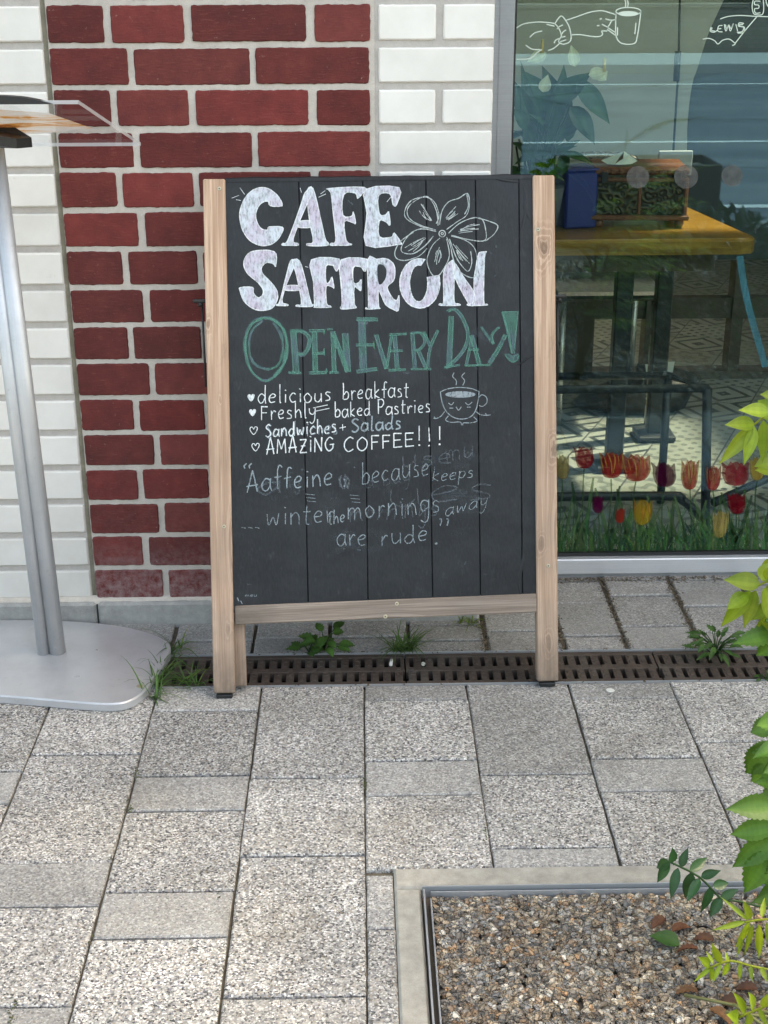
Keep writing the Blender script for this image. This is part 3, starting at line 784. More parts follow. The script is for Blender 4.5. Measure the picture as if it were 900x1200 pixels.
b = MB(); blob(b, [(603.6, 18), (605.6, 18), (604.8, 58), (603.2, 58)], film, (.45, .03, .05), smooth=False); b.build('red_film_strip', Mt['film'], win)
# printed tulips
TU = [(659, 547, 18, 30, (.42, .36, .14), None), (684, 536, 24, 26, (.34, .015, .03), None), (716.5, 545, 27, 33, (.55, .05, .04), (.75, .55, .12)), (745.5, 548, 31, 33, (.55, .06, .04), (.72, .5, .14)),
      (778, 556, 25, 31, (.12, .01, .05), None), (808.5, 556, 21, 33, (.52, .06, .04), (.75, .62, .2)), (836, 560, 15, 28, (.45, .03, .04), (.6, .3, .12)), (862, 555, 31, 31, (.42, .03, .05), None),
      (887, 549, 18, 28, (.55, .40, .08), None), (700.7, 591, 14, 20, (.16, .01, .07), None), (727, 604, 10, 18, (.50, .05, .03), None), (753, 600, 21, 29, (.62, .45, .05), (.7, .25, .05)),
      (844, 614, 19, 30, (.62, .52, .16), (.7, .5, .2)), (863, 590, 22, 24, (.33, .01, .025), None)]
stems = MB()
GREENS = [(.10, .22, .09), (.15, .32, .13), (.07, .18, .10), (.22, .38, .18)]
for cx, cy, w_, h_, c1, c2 in TU:
    b = MB(); tlt = rnd.uniform(-.1, .12)
    wz = [rnd.uniform(-.12, .12) for _ in range(4)]
    def q(x, y): return (cx+(x*(1+wz[0])+wz[1]*math.sin(y*2+1))*w_/2+y*tlt*w_/2, cy+(y*(1+wz[2]*.6)+wz[3]*x*.5)*h_/2)
    o1, o2, o3 = .0012, .0014, .0016
    blob(b, [q(0, 1), q(-.7, .85), q(-1, .2), q(-.95, -.5), q(-1.0, -.95), q(-.5, -.6), q(-.1, -.9), q(.2, -.95), q(.55, -.6), q(1.02, -.95), q(.98, -.3), q(.95, .3), q(.62, .85)], lambda x, y: film(x, y, o1), tuple(v*.8 for v in c1))
    blob(b, [q(0, 1), q(-.62, .7), q(-.8, 0), q(-.45, -.8), q(-.25, -.95), q(.1, -.3), q(.2, .5)], lambda x, y: film(x, y, o2), c1)
    blob(b, [q(.05, .95), q(-.05, .3), q(.25, -.6), q(.5, -.85), q(.85, -.1), q(.72, .6), q(.4, .9)], lambda x, y: film(x, y, o3), tuple(min(1, v*1.15) for v in c1))
    if c2:
        for pts in ([q(-.9, -.9), q(-.95, -.2), q(-.8, .4)], [q(-.28, -.9), q(-.1, -.2), q(0, .7)], [q(.2, -.9), q(.3, -.4), q(.1, .6)], [q(1.0, -.9), q(.95, -.1), q(.8, .4)], [q(-.6, -.6), q(-.5, .2)], [q(.62, -.7), q(.6, .1)]):
            ribbon(b, pts, 1.3, lambda x, y: film(x, y, .0019), c2, taper=True)
    b.build('tulip_print', Mt['film'], win)
    ribbon(stems, [(cx+tlt*w_*.5, cy+h_*.5), (cx+rnd.uniform(-4, 4), cy+h_*.5+25), (cx+rnd.uniform(-8, 8), 650)], 1.7, lambda x, y: film(x, y, .0008), GREENS[0])
    for s_ in (-1, 1):
        x0 = cx+rnd.uniform(-6, 6); ribbon(stems, [(x0, 650), (x0+s_*rnd.uniform(4, 10), 625), (x0+s_*rnd.uniform(12, 24), cy+h_*.5+rnd.uniform(5, 22))], 5, lambda x, y: film(x, y, .0009), rnd.choice(GREENS), taper=True)
for i in range(640):
    x0 = rnd.uniform(646, 985); h_ = rnd.choice((22, 34, 48, 30))*rnd.uniform(.5, 1.25); l_ = rnd.uniform(-16, 16)
    o_ = .0005+.0000012*i
    ribbon(stems, [(x0, 652), (x0+l_*.3, 652-h_*.6), (x0+l_, 652-h_)], rnd.uniform(1.2, 2.8), lambda x, y: film(x, y, o_), tuple(v*rnd.uniform(.8, 1.5) for v in rnd.choice(GREENS)), k=3, taper=True)
stems.build('grass_print', mat_film('printed_grass_film', (.40, .44, .42), .40, (80, 80, 12)), win)

# ================================================================ INSIDE THE CAFE
FZ = .012
def mat_tiles():
    t = NT('patterned_cement_tiles'); co = t.coord('Object', (4.6, 4.6, 4.6), (0, 0, R(24)))
    fl = t.n('ShaderNodeVectorMath', operation='FLOOR'); t.l(co, fl.inputs[0]); fc = t.n('ShaderNodeVectorMath', operation='FRACTION'); t.l(co, fc.inputs[0])
    wn = t.n('ShaderNodeTexWhiteNoise', noise_dimensions='2D'); t.l(fl.outputs[0], wn.inputs[0])
    s = t.n('ShaderNodeSeparateXYZ'); t.l(fc.outputs[0], s.inputs[0]); x, y = s.outputs[0], s.outputs[1]
    ax = t.math('ABSOLUTE', t.math('SUBTRACT', x, .5)); ay = t.math('ABSOLUTE', t.math('SUBTRACT', y, .5))
    d = t.math('SQRT', t.math('ADD', t.math('MULTIPLY', ax, ax), t.math('MULTIPLY', ay, ay)))
    ang = t.math('ARCTAN2', ay, ax)
    p1 = t.math('SINE', t.math('ADD', t.math('MULTIPLY', d, 24), t.math('MULTIPLY', t.math('COSINE', t.math('MULTIPLY', ang, 8)), 1.2)))
    p2 = t.math('MULTIPLY', t.math('SINE', t.math('MULTIPLY', x, 25.13)), t.math('SINE', t.math('MULTIPLY', y, 25.13)))
    p3 = t.math('SINE', t.math('MULTIPLY', t.math('ADD', ax, ay), 19))
    sel = wn.outputs[0]
    def pick(a, b, th): 
        m = t.n('ShaderNodeMix', data_type='FLOAT'); t.l(t.math('GREATER_THAN', sel, th), m.inputs[0]); t.l(a, m.inputs[2]); t.l(b, m.inputs[3]); return m.outputs[0]
    p = pick(pick(p1, p2, .42), p3, .68)
    c = t.ramp(p, [(.30, (.24, .25, .215)), (.42, (.24, .25, .215)), (.46, (.055, .065, .06)), (.60, (.055, .065, .06)), (.64, (.13, .14, .115))], 'LINEAR')
    c2 = t.ramp(p, [(.38, (.28, .29, .26)), (.46, (.10, .105, .095)), (.62, (.10, .105, .095)), (.68, (.035, .04, .037))])
    c = t.mix(t.math('GREATER_THAN', wn.outputs[0], .55), c, c2)
    mx = t.math('MAXIMUM', ax, ay); c = t.mix(t.math('GREATER_THAN', mx, .488), c, (.04, .04, .04))
    c = t.mix(t.ramp(t.noise(t.coord(), 9, 5), [(.4, 0), (.75, .3)]), c, (.12, .12, .11))
    return t.done(t.bsdf(c, .35, 0, None, .5))
b = MB(); b.add([(-.4, YW+.1, FZ), (3.25, YW+.1, FZ), (3.25, RY, FZ), (-.4, RY, FZ)], [(0, 1, 2, 3)]); struct(b.build('floor', mat_tiles()))
# a partition stands behind the table: cream with a rounded edge on the left, dark on the right, low glazed openings at its foot
PYy = 4.95
edge = [(805, 178), (806, 140), (811, 100), (818, 78), (830, 40), (848, 0), (866, -45), (890, -100), (925, -160)]
pz = [(at_y(px, py, PYy).x, at_y(px, py, PYy).z) for px, py in smoothpts(edge, 4)]
zb = .44
outl = [(-.38, zb), (pz[0][0], zb)]+pz+[(pz[-1][0], 2.8), (-.38, 2.8)]
n = len(outl)
part_ = tag(empty('partition_wall', (.8, PYy, FZ)), 'cream partition wall with a curved right edge and low openings, inside the cafe', 'wall')
b = MB(); b.add([(x, PYy, z) for x, z in outl]+[(x, PYy+.09, z) for x, z in outl], [list(range(n)), list(range(n, 2*n))[::-1]]+[(i, (i+1) % n, n+(i+1) % n, n+i) for i in range(n)])
b.build('panel', Mt['render'], part_)
b = MB()
pxs = [wx(px, 330, PYy+.05) for px in (560, 640, 697, 757, 770, 858, 871, 930, 945, 1010)]
b.box((1.45, PYy+.05, .027), (3.7, .08, .03)); b.box((1.45, PYy+.05, .275), (3.7, .05, .075))
for x0, x1 in ((-.4, pxs[0]), (pxs[1], pxs[2]), (pxs[3], pxs[4]), (pxs[5], pxs[6]), (pxs[7], pxs[8]), (pxs[9], 3.3)): b.box(((x0+x1)/2, PYy+.05, .24), (x1-x0, .085, .395))
b.build('mullions', mat_plain('brown_painted_wood', (.075, .055, .038), .6), part_)
b = MB(); b.box((1.45, PYy+.15, 1.62), (3.7, .08, 2.37)); tag(b.build('dim_interior_panel', Mt['dark_plaster']), 'dark panel standing in for the dim interior right of the cream curved partition', 'wall')  # dark colour stands in for the dim room beyond the curved edge
Mt['table'] = None
def mat_tabletop():
    t = NT('varnished_table_wood'); co = t.coord('Object', (3, 40, 40))
    f = t.noise(co, 1.2, 6, .6, 1.2); c = t.ramp(f, [(.3, (.16, .075, .014)), (.6, (.29, .15, .028)), (.8, (.38, .21, .045))])
    return t.done(t.bsdf(c, .28, 0, t.bump(f, .1, .001)))
Mt['table'] = mat_tabletop(); Mt['iron'] = mat_plain('black_iron', (.014, .015, .016), .45, 0, .2, 30, .05)
tx1 = wx(889, 285, 3.80)
tb = tag(empty('table', (.6, 4.15, FZ)), 'cafe table with a varnished golden wood top and black iron legs', 'table')
b = MB(); tz = .75
poly = [(-.1, 3.80), (tx1-.05, 3.80), (tx1-.015, 3.812), (tx1, 3.84), (tx1-.01, 3.90), (tx1-.09, 4.42), (tx1-.12, 4.45), (-.1, 4.45)]
b.prism(poly, tz-.042, tz, .008); b.build('tabletop', Mt['table'], tb)
b = MB(); b.prism([(-.05, 3.86), (tx1-.10, 3.86), (tx1-.17, 4.40), (-.05, 4.40)], tz-.10, tz-.043); b.build('apron', mat_plain('dark_stained_wood', (.05, .03, .018), .5), tb)
for x, y in ((tx1-.14, 4.3), (tx1-.32, 4.02), (.32, 4.3)):
    b = MB(); b.box((x, y, (FZ+tz-.1)/2), (.05, .05, tz-.11-FZ), bev=.004); b.box((x, y, FZ+.012), (.12, .12, .02), bev=.004); b.build('leg', Mt['iron'], tb)
# carved trinket box
def mat_carved():
    t = NT('embossed_green_bronze'); co = t.coord()
    v1 = t.voro(co, 55, 'SMOOTH_F1'); s_ = t.math('SINE', t.math('MULTIPLY', v1, 15)); h = t.math('ADD', s_, t.noise(co, 60, 4))
    c = t.ramp(s_, [(.25, (.022, .021, .010)), (.6, (.042, .036, .016)), (.9, (.075, .062, .024))])
    return t.done(t.bsdf(c, .38, .4, t.bump(h, .5, .003)))
Mt['carved'] = mat_carved(); Mt['redwood'] = mat_plain('red_brown_carved_wood', (.15, .05, .022), .45, 0, .35, 60, .6)
bx0, bx1 = wx(696, 262, 3.96), wx(806, 262, 3.96); bcx = (bx0+bx1)/2; bw = bx1-bx0
bxo = tag(empty('trinket_box', (bcx, 4.06, tz)), 'ornate chest with embossed green panels and red brown edging on the wooden table', 'box')
rz = Matrix.Rotation(R(-4), 3, 'Z')
def bb(mb, c, d, bev=.003, **k):
    c = V(c)-V((bcx, 4.06, 0)); c = rz @ c+V((bcx, 4.06, 0)); mb.box(c, d, rz, bev, **k)
b = MB(); bb(b, (bcx, 4.06, tz+.083), (bw*.96, .17, .095)); bb(b, (bcx, 4.06, tz+.142), (bw*.97, .172, .016)); b.build('carved_panel', Mt['carved'], bxo)
b = MB(); bb(b, (bcx, 4.06, tz+.030), (bw*1.06, .195, .014)); bb(b, (bcx, 4.06, tz+.135), (bw*1.01, .182, .012)); bb(b, (bcx, 3.974, tz+.083), (.010, .008, .095))
for s_ in (-1, 1): bb(b, (bcx+s_*bw*.485, 3.974, tz+.083), (.012, .012, .095))
b.build('edging', Mt['redwood'], bxo)
b = MB(); bb(b, (bcx, 4.06, tz+.158), (bw*1.02, .186, .022), .008); 
for i in range(12): bb(b, (bcx-bw*.46+i*bw*.0836, 3.966, tz+.158), (.012, .006, .012), .002)
b.build('lid', Mt['redwood'], bxo)
for s_ in (-1, 1):
    b = MB(); bb(b, (bcx+s_*bw*.38, 3.964, tz+.142), (.020, .008, .030), .002); b.build('clasp', Mt['iron'], bxo)
    for yy in (3.99, 4.13):
        b = MB(); b.tube([(bcx+s_*bw*.43, yy, tz+.001), (bcx+s_*bw*.43, yy, tz+.010), (bcx+s_*bw*.43, yy, tz+.024)], [.010, .014, .011], 10); b.build('foot', Mt['redwood'], bxo)
b = MB(); cz = tz+.171
pts = [V((bcx-.055+.095*math.cos(i*.5236)*rnd.uniform(.4, .6), 4.03+.035*math.sin(i*.5236), cz+rnd.uniform(0, .012))) for i in range(12)]+[V((bcx-.055+rnd.uniform(-.02, .02), 4.03, cz+.035)), V((bcx-.03, 4.02, cz+.03))]
b.add(pts, [(i, (i+1) % 12, 12 if i % 4 else 13) for i in range(12)]); tag(b.build('napkin', mat_plain('napkin_paper', (.62, .66, .58), .8, 0, .05)), 'crumpled pale paper napkin lying on the ornate chest', 'napkin')
b = MB(); b.box((wx(675, 240, 4.0), 4.02, tz+.08), (.095, .11, .16), Matrix.Rotation(.2, 3, 'Z'), .006)
b.box((wx(675, 240, 4.0), 4.02, tz+.163), (.098, .113, .008), Matrix.Rotation(.2, 3, 'Z'), .003)
tag(b.build('menu_box', mat_plain('blue_card', (.008, .022, .16), .5, 0, .15, 14)), 'deep blue box standing on the table left of the ornate chest', 'box')
b = MB()
cx_ = wx(791, 190, 4.5)
# chairs: black wooden chair behind the table, tubular steel chair behind it, black tube chair in front
Mt['chrome'] = mat_metal('brushed_steel_tube', (.55, .53, .50), .25)
sx_, sy_ = wx(702, 190, 4.78), 4.78
sc_ = tag(empty('cafe_chair', (sx_, sy_, FZ)), 'chair with a rounded tubular steel back behind the ornate chest', 'chair')
b = MB(); hw = .135
b.tube(smoothpts([(sx_-hw, sy_, .45), (sx_-hw, sy_, .78), (sx_-hw+.05, sy_, .84), (sx_+hw-.05, sy_, .84), (sx_+hw, sy_, .78), (sx_+hw, sy_, .45)], 5), .013, 8)
b.tube(smoothpts([(sx_-hw*.7, sy_, .45), (sx_-hw*.7, sy_, .73), (sx_-hw*.5, sy_, .78), (sx_+hw*.5, sy_, .78), (sx_+hw*.7, sy_, .73), (sx_+hw*.7, sy_, .45)], 5), .007, 8)
b.build('back_frame', Mt['chrome'], sc_)
b = MB(); b.box((sx_, sy_-.18, .45), (.36, .38, .03), bev=.01); b.build('seat', Mt['iron'], sc_)
for a in (-1, 1):
    for c in (-.34, 0):
        b = MB(); b.tube([(sx_+a*.15, sy_+c, FZ), (sx_+a*.15, sy_+c, .44)], .012, 8); b.build('leg', Mt['chrome'], sc_)
fc = tag(empty('bistro_chair', (wx(800, 560, 3.55), 3.6, FZ)), 'black tubular chair frame close behind the glass', 'chair')
ya = 3.47; yb = 3.85
la = at_y(825, 641, ya); lb = at_y(829, 455, ya); 
ha = at_y(776, 560, 3.72); hb = at_y(783, 440, 3.72)
b = MB(); b.tube([la.xy.to_3d()+V((0, 0, FZ)), lb], .0125, 10); b.build('leg', Mt['iron'], fc)
b = MB(); b.tube([V((ha.x, 3.72, FZ)), hb], .0115, 10); b.build('leg', Mt['iron'], fc)
lx0 = wx(640, 585, ya); hz = at_y(700, 582, ya).z
b = MB(); b.tube(smoothpts([V((lx0-.25, ya, hz)), V((wx(770, 582, ya), ya, hz)), V((wx(800, 590, ya), ya+.005, hz-.015)), V((la.x, ya+.01, .05))], 5), .0125, 10); b.build('stretcher', Mt['iron'], fc)
b = MB(); b.tube([V((lx0-.25, ya, FZ)), V((lx0-.25, ya, lb.z))], .0125, 10); b.build('leg', Mt['iron'], fc)
b = MB(); b.tube([V((lx0-.25, ya, lb.z)), lb, hb, V((lx0-.2, 3.72, hb.z))], .0115, 8); b.build('seat_frame', Mt['iron'], fc)
b = MB(); b.tube([V((la.x+.02, ya+.02, .10)), at_y(905, 558, 3.6), V((1.6, 3.7, .42))], .012, 8); b.build('brace', Mt['iron'], fc)
# black bag on the floor
b = MB(); bc = at_z(748, 486, FZ)
nu, nv = 18, 10; vs_ = []
for i in range(nv+1):
    th = math.pi*i/nv/2
    for j in range(nu):
        a = 2*math.pi*j/nu; k = 1+.12*mnoise.noise(V((a*1.2, th*2, 2)))
        prof = (.16+.05*math.sin(th*2))*math.cos(th)**.6 if i < nv else .005
        vs_.append(bc+V((math.cos(a)*prof*1.15*k, math.sin(a)*prof*.7*k+.1, .075*math.sin(th)*(1.3+.7*math.cos(a))*k+.002)))
b.add(vs_, [(i*nu+j, i*nu+(j+1) % nu, (i+1)*nu+(j+1) % nu, (i+1)*nu+j) for i in range(nv) for j in range(nu)], smooth=True)
tag(b.build('bag', Mt['iron']), 'slumped black bag on the patterned tile floor under the table', 'bag')
b = MB(); p0 = bc+V((.075, .06, .10))
b.add([p0+V((-.05, 0, .06)), p0+V((.05, 0, .07)), p0+V((.045, .01, .0)), p0+V((.0, .02, -.03)), p0+V((-.04, .01, .01)), p0+V((0, .035, .05))], [(0, 1, 5), (1, 2, 5), (2, 3, 5), (3, 4, 5), (4, 0, 5), (0, 4, 3, 2, 1)])
tag(b.build('paper', mat_plain('white_wrapping_paper', (.66, .65, .58), .8)), 'folded cream paper sticking up from the black bag', 'paper')
b = MB(); pc = at_y(791, 191, 4.42); b.box(pc, (.105, .012, .075), bev=.002); b.box(pc+V((0, .02, -.10)), (.012, .012, .15)); tag(b.build('table_card', mat_plain('grey_card', (.34, .38, .40), .6)), 'small plain grey card sign behind the ornate chest', 'sign')
b = MB(); b.tube([at_y(798, -60, 4.86), at_y(795, 80, 4.86), at_y(789, 178, 4.86)], .004, 6); b.tube([at_y(794.5, 60, 4.86), at_y(792.5, 95, 4.86)], .011, 8)
tag(b.build('lamp_cord', Mt['iron']), 'thin dark cord with a switch hanging in front of the curved partition', 'cord')

# leaves: one helper for every plant
def leaflet(mb, base, d, nrm, L, W, droop=.3, serr=0, col=(1, 1, 1), n=7, fold=.25, tip=.9):
    d = V(d).normalized(); nrm = V(nrm); nrm = (nrm-d*nrm.dot(d)).normalized(); side = d.cross(nrm)
    vs_ = []; fs = []; p = V(base)
    rows = n*2 if serr else n
    for i in range(rows+1):
        t = i/rows
        wd = W*.5*(math.sin(math.pi*min(1, t**.72*.98+.02))**(tip+.25*t))
        if serr: wd *= 1+(serr if i % 2 else -serr)
        bend = droop*t; dd = d*math.cos(bend)-nrm*math.sin(bend); nn = nrm*math.cos(bend)+d*math.sin(bend)
        up = nn*(fold*wd); rip = nn*(.05*W*(1 if i % 2 else -1) if serr else .0)
        vs_ += [p+side*wd+up+rip, p+side*wd*.5+up*.35, p, p-side*wd*.5+up*.35, p-side*wd+up-rip]
        p = p+dd*(L/rows)
    for i in range(rows):
        for j in range(4): fs.append((i*5+j, i*5+j+1, i*5+j+6, i*5+j+5))
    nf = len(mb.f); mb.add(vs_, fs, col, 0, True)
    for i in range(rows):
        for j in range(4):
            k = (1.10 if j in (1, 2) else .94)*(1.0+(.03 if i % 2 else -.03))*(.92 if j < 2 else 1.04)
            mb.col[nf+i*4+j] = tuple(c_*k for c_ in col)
# peace lily in the window
Mt['lily'] = mat_leaf('lily_leaf', (.015, .055, .014), (.03, .10, .025), .25, .3); Mt['flower'] = mat_leaf('lily_flower', (.80, .78, .60), (.88, .86, .70), .3, .5)
YL = 3.95; root = at_y(626, 215, YL); 
pl = tag(empty('peace_lily', (root.x, YL, tz)), 'potted peace lily with dark glossy leaves and cream flowers behind the left of the glass', 'plant')
L_ = lambda px, py, y=YL: at_y(px, py, y)
lv = MB(); stm = MB()
for (x0, y0, x1, y1, w_, dy) in ((628, 205, 618, 78, 26, 0), (640, 130, 622, 85, 30, .03), (645, 175, 668, 82, 34, .02), (650, 120, 690, 85, 26, -.02), (676, 95, 716, 142, 24, -.03), (668, 125, 700, 165, 26, -.02),
                                 (622, 150, 604, 95, 24, 0), (640, 165, 616, 110, 22, .05), (655, 140, 640, 80, 28, .06), (618, 150, 604, 128, 18, -.03), (632, 190, 650, 110, 30, .08)):
    a, c = L_(x0, y0, YL+dy), L_(x1, y1, YL+dy-.03); d = c-a
    leaflet(lv, a, d, (rnd.uniform(-.4, .4), -1, .5), d.length*1.05, w_/430, rnd.uniform(.2, .6), 0, (rnd.uniform(.7, 1.3),)*3, 9, .25)
    stm.tube([L_(626+rnd.uniform(-12, 12), 250, YL+dy), L_((626+x0)/2, (225+y0)/2, YL+dy), a], [.004, .0035, .003], 6)
for i in range(26):
    x0 = rnd.uniform(604, 652); stm.tube([L_(628+rnd.uniform(-14, 14), 258, YL+rnd.uniform(-.03, .05)), L_(x0, rnd.uniform(140, 175), YL+rnd.uniform(-.03, .05))], .003, 5)
for i in range(24):
    x0 = rnd.uniform(602, 665); a = L_(x0, rnd.uniform(150, 215)); leaflet(lv, a, (rnd.uniform(-1, 1), rnd.uniform(-.8, .3), rnd.uniform(-.3, .8)), (0, -.6, 1), .09, .035, .4, 0, (rnd.uniform(.8, 1.6),)*3, 6)
lv.build('foliage', Mt['lily'], pl); stm.build('stem', Mt['lily'], pl)
for (x, y, x1, y1, tx, ty, up) in ((640, 62, 622, 70, 636, 46, 1), (636, 108, 641, 92, 640, 95, 0), (674, 78, 671, 58, 672, 57, 0), (690, 88, 708, 84, 709, 68, 1), (702, 86, 709, 92, 700, 90, 0)):
    b = MB(); a, c = L_(x, y, YL-.04), L_(x1, y1, YL-.05)
    leaflet(b, a, c-a, (0, -1, .3), (c-a).length*1.25, .034, .5, 0, (1, 1, 1), 6)
    if up: b.tube([L_(tx-1, ty+16, YL-.05), L_(tx, ty, YL-.05)], [.0045, .003], 8, col=(1.0, .75, .28))
    b.build('flower', Mt['flower'], pl)
b = MB(); pr = L_(628, 258, YL); b.tube([V((pr.x, YL+.02, tz)), V((pr.x, YL+.02, tz+.12))], [.06, .08], 20); b.build('pot', Mt['dark_plaster'], pl)

# ================================================================ CHALKBOARD SIGN (folded, leaning on the wall)
Mt['wood'] = mat_wood('sign_wood', (.68, .485, .36), (.42, .26, .175), (.33, .255, .20), (-.05, .75))
Mt['wood_r'] = mat_wood('sign_wood_knotty', (.68, .485, .36), (.42, .26, .175), (.33, .255, .20), (-.05, .75), ((-.003, .925, .030), (.020, .50, .024), (-.012, .30, .018), (.004, .08, .022)))
Mt['wood_l'] = mat_wood('sign_wood_streaked', (.68, .485, .36), (.42, .26, .175), (.33, .255, .20), (-.05, .75), ((.006, .62, .012), (-.018, .78, .016), (.012, .14, .014)))
Mt['wood_grey'] = mat_wood('weathered_rail_wood', (.43, .345, .28), (.19, .14, .108), (.27, .235, .205), (-9, 9))
Mt['board'] = mat_board(); Mt['screw'] = mat_metal('screw_zinc', (.50, .44, .32), .35); Mt['rubber'] = Mt['gasket']
LEAN = R(16)
L0, R0 = at_z(250, 815, .012), at_z(655, 800.5, .012)
AX = (R0-L0); AX.z = 0; AX.normalize(); N0 = V((AX.y, -AX.x, 0))
SU = V((0, 0, 1))*math.cos(LEAN)-N0*math.sin(LEAN); SN = N0*math.cos(LEAN)+V((0, 0, 1))*math.sin(LEAN)
sp = lambda px, py, off=0.0: at_plane(px, py, L0+SN*off, SN)
sign = tag(empty('chalkboard_sign', ((L0+R0)/2).xy.to_3d()), 'black chalkboard sign in a pale wooden frame, folded and leaning on the brick wall', 'sign')
def beam(name, pA, pB, wd, th, mat, parent, bev=.0025, nrm=SN, front=True):
    z = (pB-pA); L = z.length; z.normalize(); y = -(nrm-z*nrm.dot(z)).normalized(); x = y.cross(z)
    b = MB(); b.box((0, th/2, L/2), (wd, th, L), bev=bev)
    # slightly worn, not quite straight edges
    m = Matrix((x, y, z)).transposed().to_4x4(); m.translation = pA
    o = b.build(name, mat, parent); o.matrix_basis = m
    return o
ST = .024; MPX = (sp(264, 400)-sp(238, 400)).length/26
sl = beam('stile', (sp(250, 813)+sp(275.5, 812.2))/2, (sp(237.5, 210)+sp(264, 209.3))/2, .0455, ST, Mt['wood_l'], sign)
sr = beam('stile', (sp(629, 799)+sp(655.5, 798))/2, (sp(624.5, 205.5)+sp(650, 205))/2, .0455, ST, Mt['wood_r'], sign)
def foot(pA, nrm=SN):
    b = MB(); b.box(pA-nrm*.013+V((0, 0, -.007)), (.034, .020, .010), bev=.002); return b
foot((sp(250, 813)+sp(275.5, 812.2))/2).build('rubber_foot', Mt['rubber'], sl)
foot((sp(629, 799)+sp(655.5, 798))/2).build('rubber_foot', Mt['rubber'], sr)
rl = beam('rail', (sp(275.2, 710.5)+sp(275.2, 732.5))/2-SN*.001, (sp(629.5, 696.3)+sp(629.5, 717.5))/2-SN*.001, .0405, .020, Mt['wood_grey'], sign)
def screw(px, py, parent, r_=.0042, off=.0):
    b = MB(); p = sp(px, py, off); b.tube([p-SN*.001, p+SN*.0008, p+SN*.0012], [r_, r_, r_*.8], 12)
    b.tube([p+SN*.0013, p+SN*.0016], [r_*.35, r_*.3], 6, mi=1)
    b.build('screw', [Mt['screw'], Mt['gasket']], parent)
for px, py in ((257, 221), (269, 640)): screw(px, py, sl) if px < 262 else None
screw(262.5, 617, sl); screw(630.5, 269, sr); screw(642.5, 663, sr); screw(465, 707.5, rl, .0042, -.001); screw(451.5, 722.5, rl, .0046, -.001)
# board: planks with V grooves
BO = -.007
bd = MB()
pt = [(264.3, 276.3), (350, 361.2), (425, 431.3), (499, 507.2), (557, 563.2), (608, 612.3), (624.6, 628.6)]
def bp(u_, py, off):        # u_ = (top px, bottom px)
    t = (py-208)/(705-208); return sp(u_[0]+(u_[1]-u_[0])*t, py, off)
for i in range(6):
    a, c = pt[i], pt[i+1]
    a2, c2 = (a[0]+.35, a[1]+.35), (c[0]-.35, c[1]-.35); a3, c3 = (a[0]+.8, a[1]+.8), (c[0]-.8, c[1]-.8)
    if i == 0: a2 = (a[0]-4, a[1]-4); a3 = a2
    if i == 5: c2 = (c[0]+3, c[1]+3); c3 = c2
    n = 26; vs_ = []
    for j in range(n+1):
        f = j/n; pa = lambda u_: 209.5+(205.5-209.5)*((u_[0]-264)/360)+f*((712-14*((u_[1]-276)/352))-(209.5-4*((u_[0]-264)/360)))
        wv = [mnoise.noise(V((i*7.3, f*6, q)))*.0007 for q in range(4)]
        if i == 5: wv = [x*3.0 for x in wv]
        m_ = ((a[0]+c[0])/2, (a[1]+c[1])/2)
        vs_ += [bp(a2, pa(a2), BO-.004), bp(a3, pa(a3), BO+wv[0]*.3), bp(m_, pa(m_), BO+wv[1]*.0), bp(c3, pa(c3), BO+wv[2]*.3), bp(c2, pa(c2), BO-.004)]
    fs = [(j*5+q, j*5+q+1, (j+1)*5+q+1, (j+1)*5+q) for j in range(n) for q in range(4)]
    bd.add(vs_, fs)
# body of the board behind the planks, and the torn film folded over the top edge
q = [sp(262, 209.6, BO-.007), sp(627, 205.6, BO-.007), sp(631, 704, BO-.007), sp(273, 718, BO-.007)]; q2 = [p-SN*.006 for p in q]
bd.add(q+q2, [(0, 1, 2, 3), (7, 6, 5, 4), (0, 4, 5, 1), (1, 5, 6, 2), (2, 6, 7, 3), (3, 7, 4, 0)])
n = 60; vs_ = []
for i in range(n+1):
    f = i/n; x = 264.5+360*f; y = 209.5-4*f
    h_ = 1.1+1.6*max(0, mnoise.noise(V((f*16, 0, 4))))+1.0*abs(mnoise.noise(V((f*50, 2, 4))))
    vs_ += [sp(x, y+4.5, BO+.0008), sp(x, y+.8, BO+.0022+.002*abs(mnoise.noise(V((f*30, 5, 0))))), sp(x, y-h_, BO-.002), sp(x, y-h_*.4, BO-.018)]
bd.add(vs_, [(i*4+j, i*4+j+1, i*4+j+5, i*4+j+4) for i in range(n) for j in range(3)], smooth=True)
for (x0, y0, x1, y1, w_) in ((611, 214, 622, 262, 3), (612, 640, 609, 700, 2.2), (604, 428, 627, 416, 1.6), (616, 226, 611, 300, 2), (570, 208, 612, 214, 2)):
    vs_ = []
    for i in range(13):
        f = i/12; x = x0+(x1-x0)*f+2*math.sin(f*7); y = y0+(y1-y0)*f; k = math.sin(math.pi*f); L = math.hypot(x1-x0, y1-y0); ex, ey = -(y1-y0)/L, (x1-x0)/L
        vs_ += [sp(x+ex*w_*k, y+ey*w_*k, BO+.0002), sp(x, y, BO+.0002+.0028*k), sp(x-ex*w_*k, y-ey*w_*k, BO+.0002)]
    bd.add(vs_, [(i*3+j, i*3+j+1, i*3+j+4, i*3+j+3) for i in range(12) for j in range(2)], smooth=True)
board = bd.build('chalkboard', Mt['board'], sign)
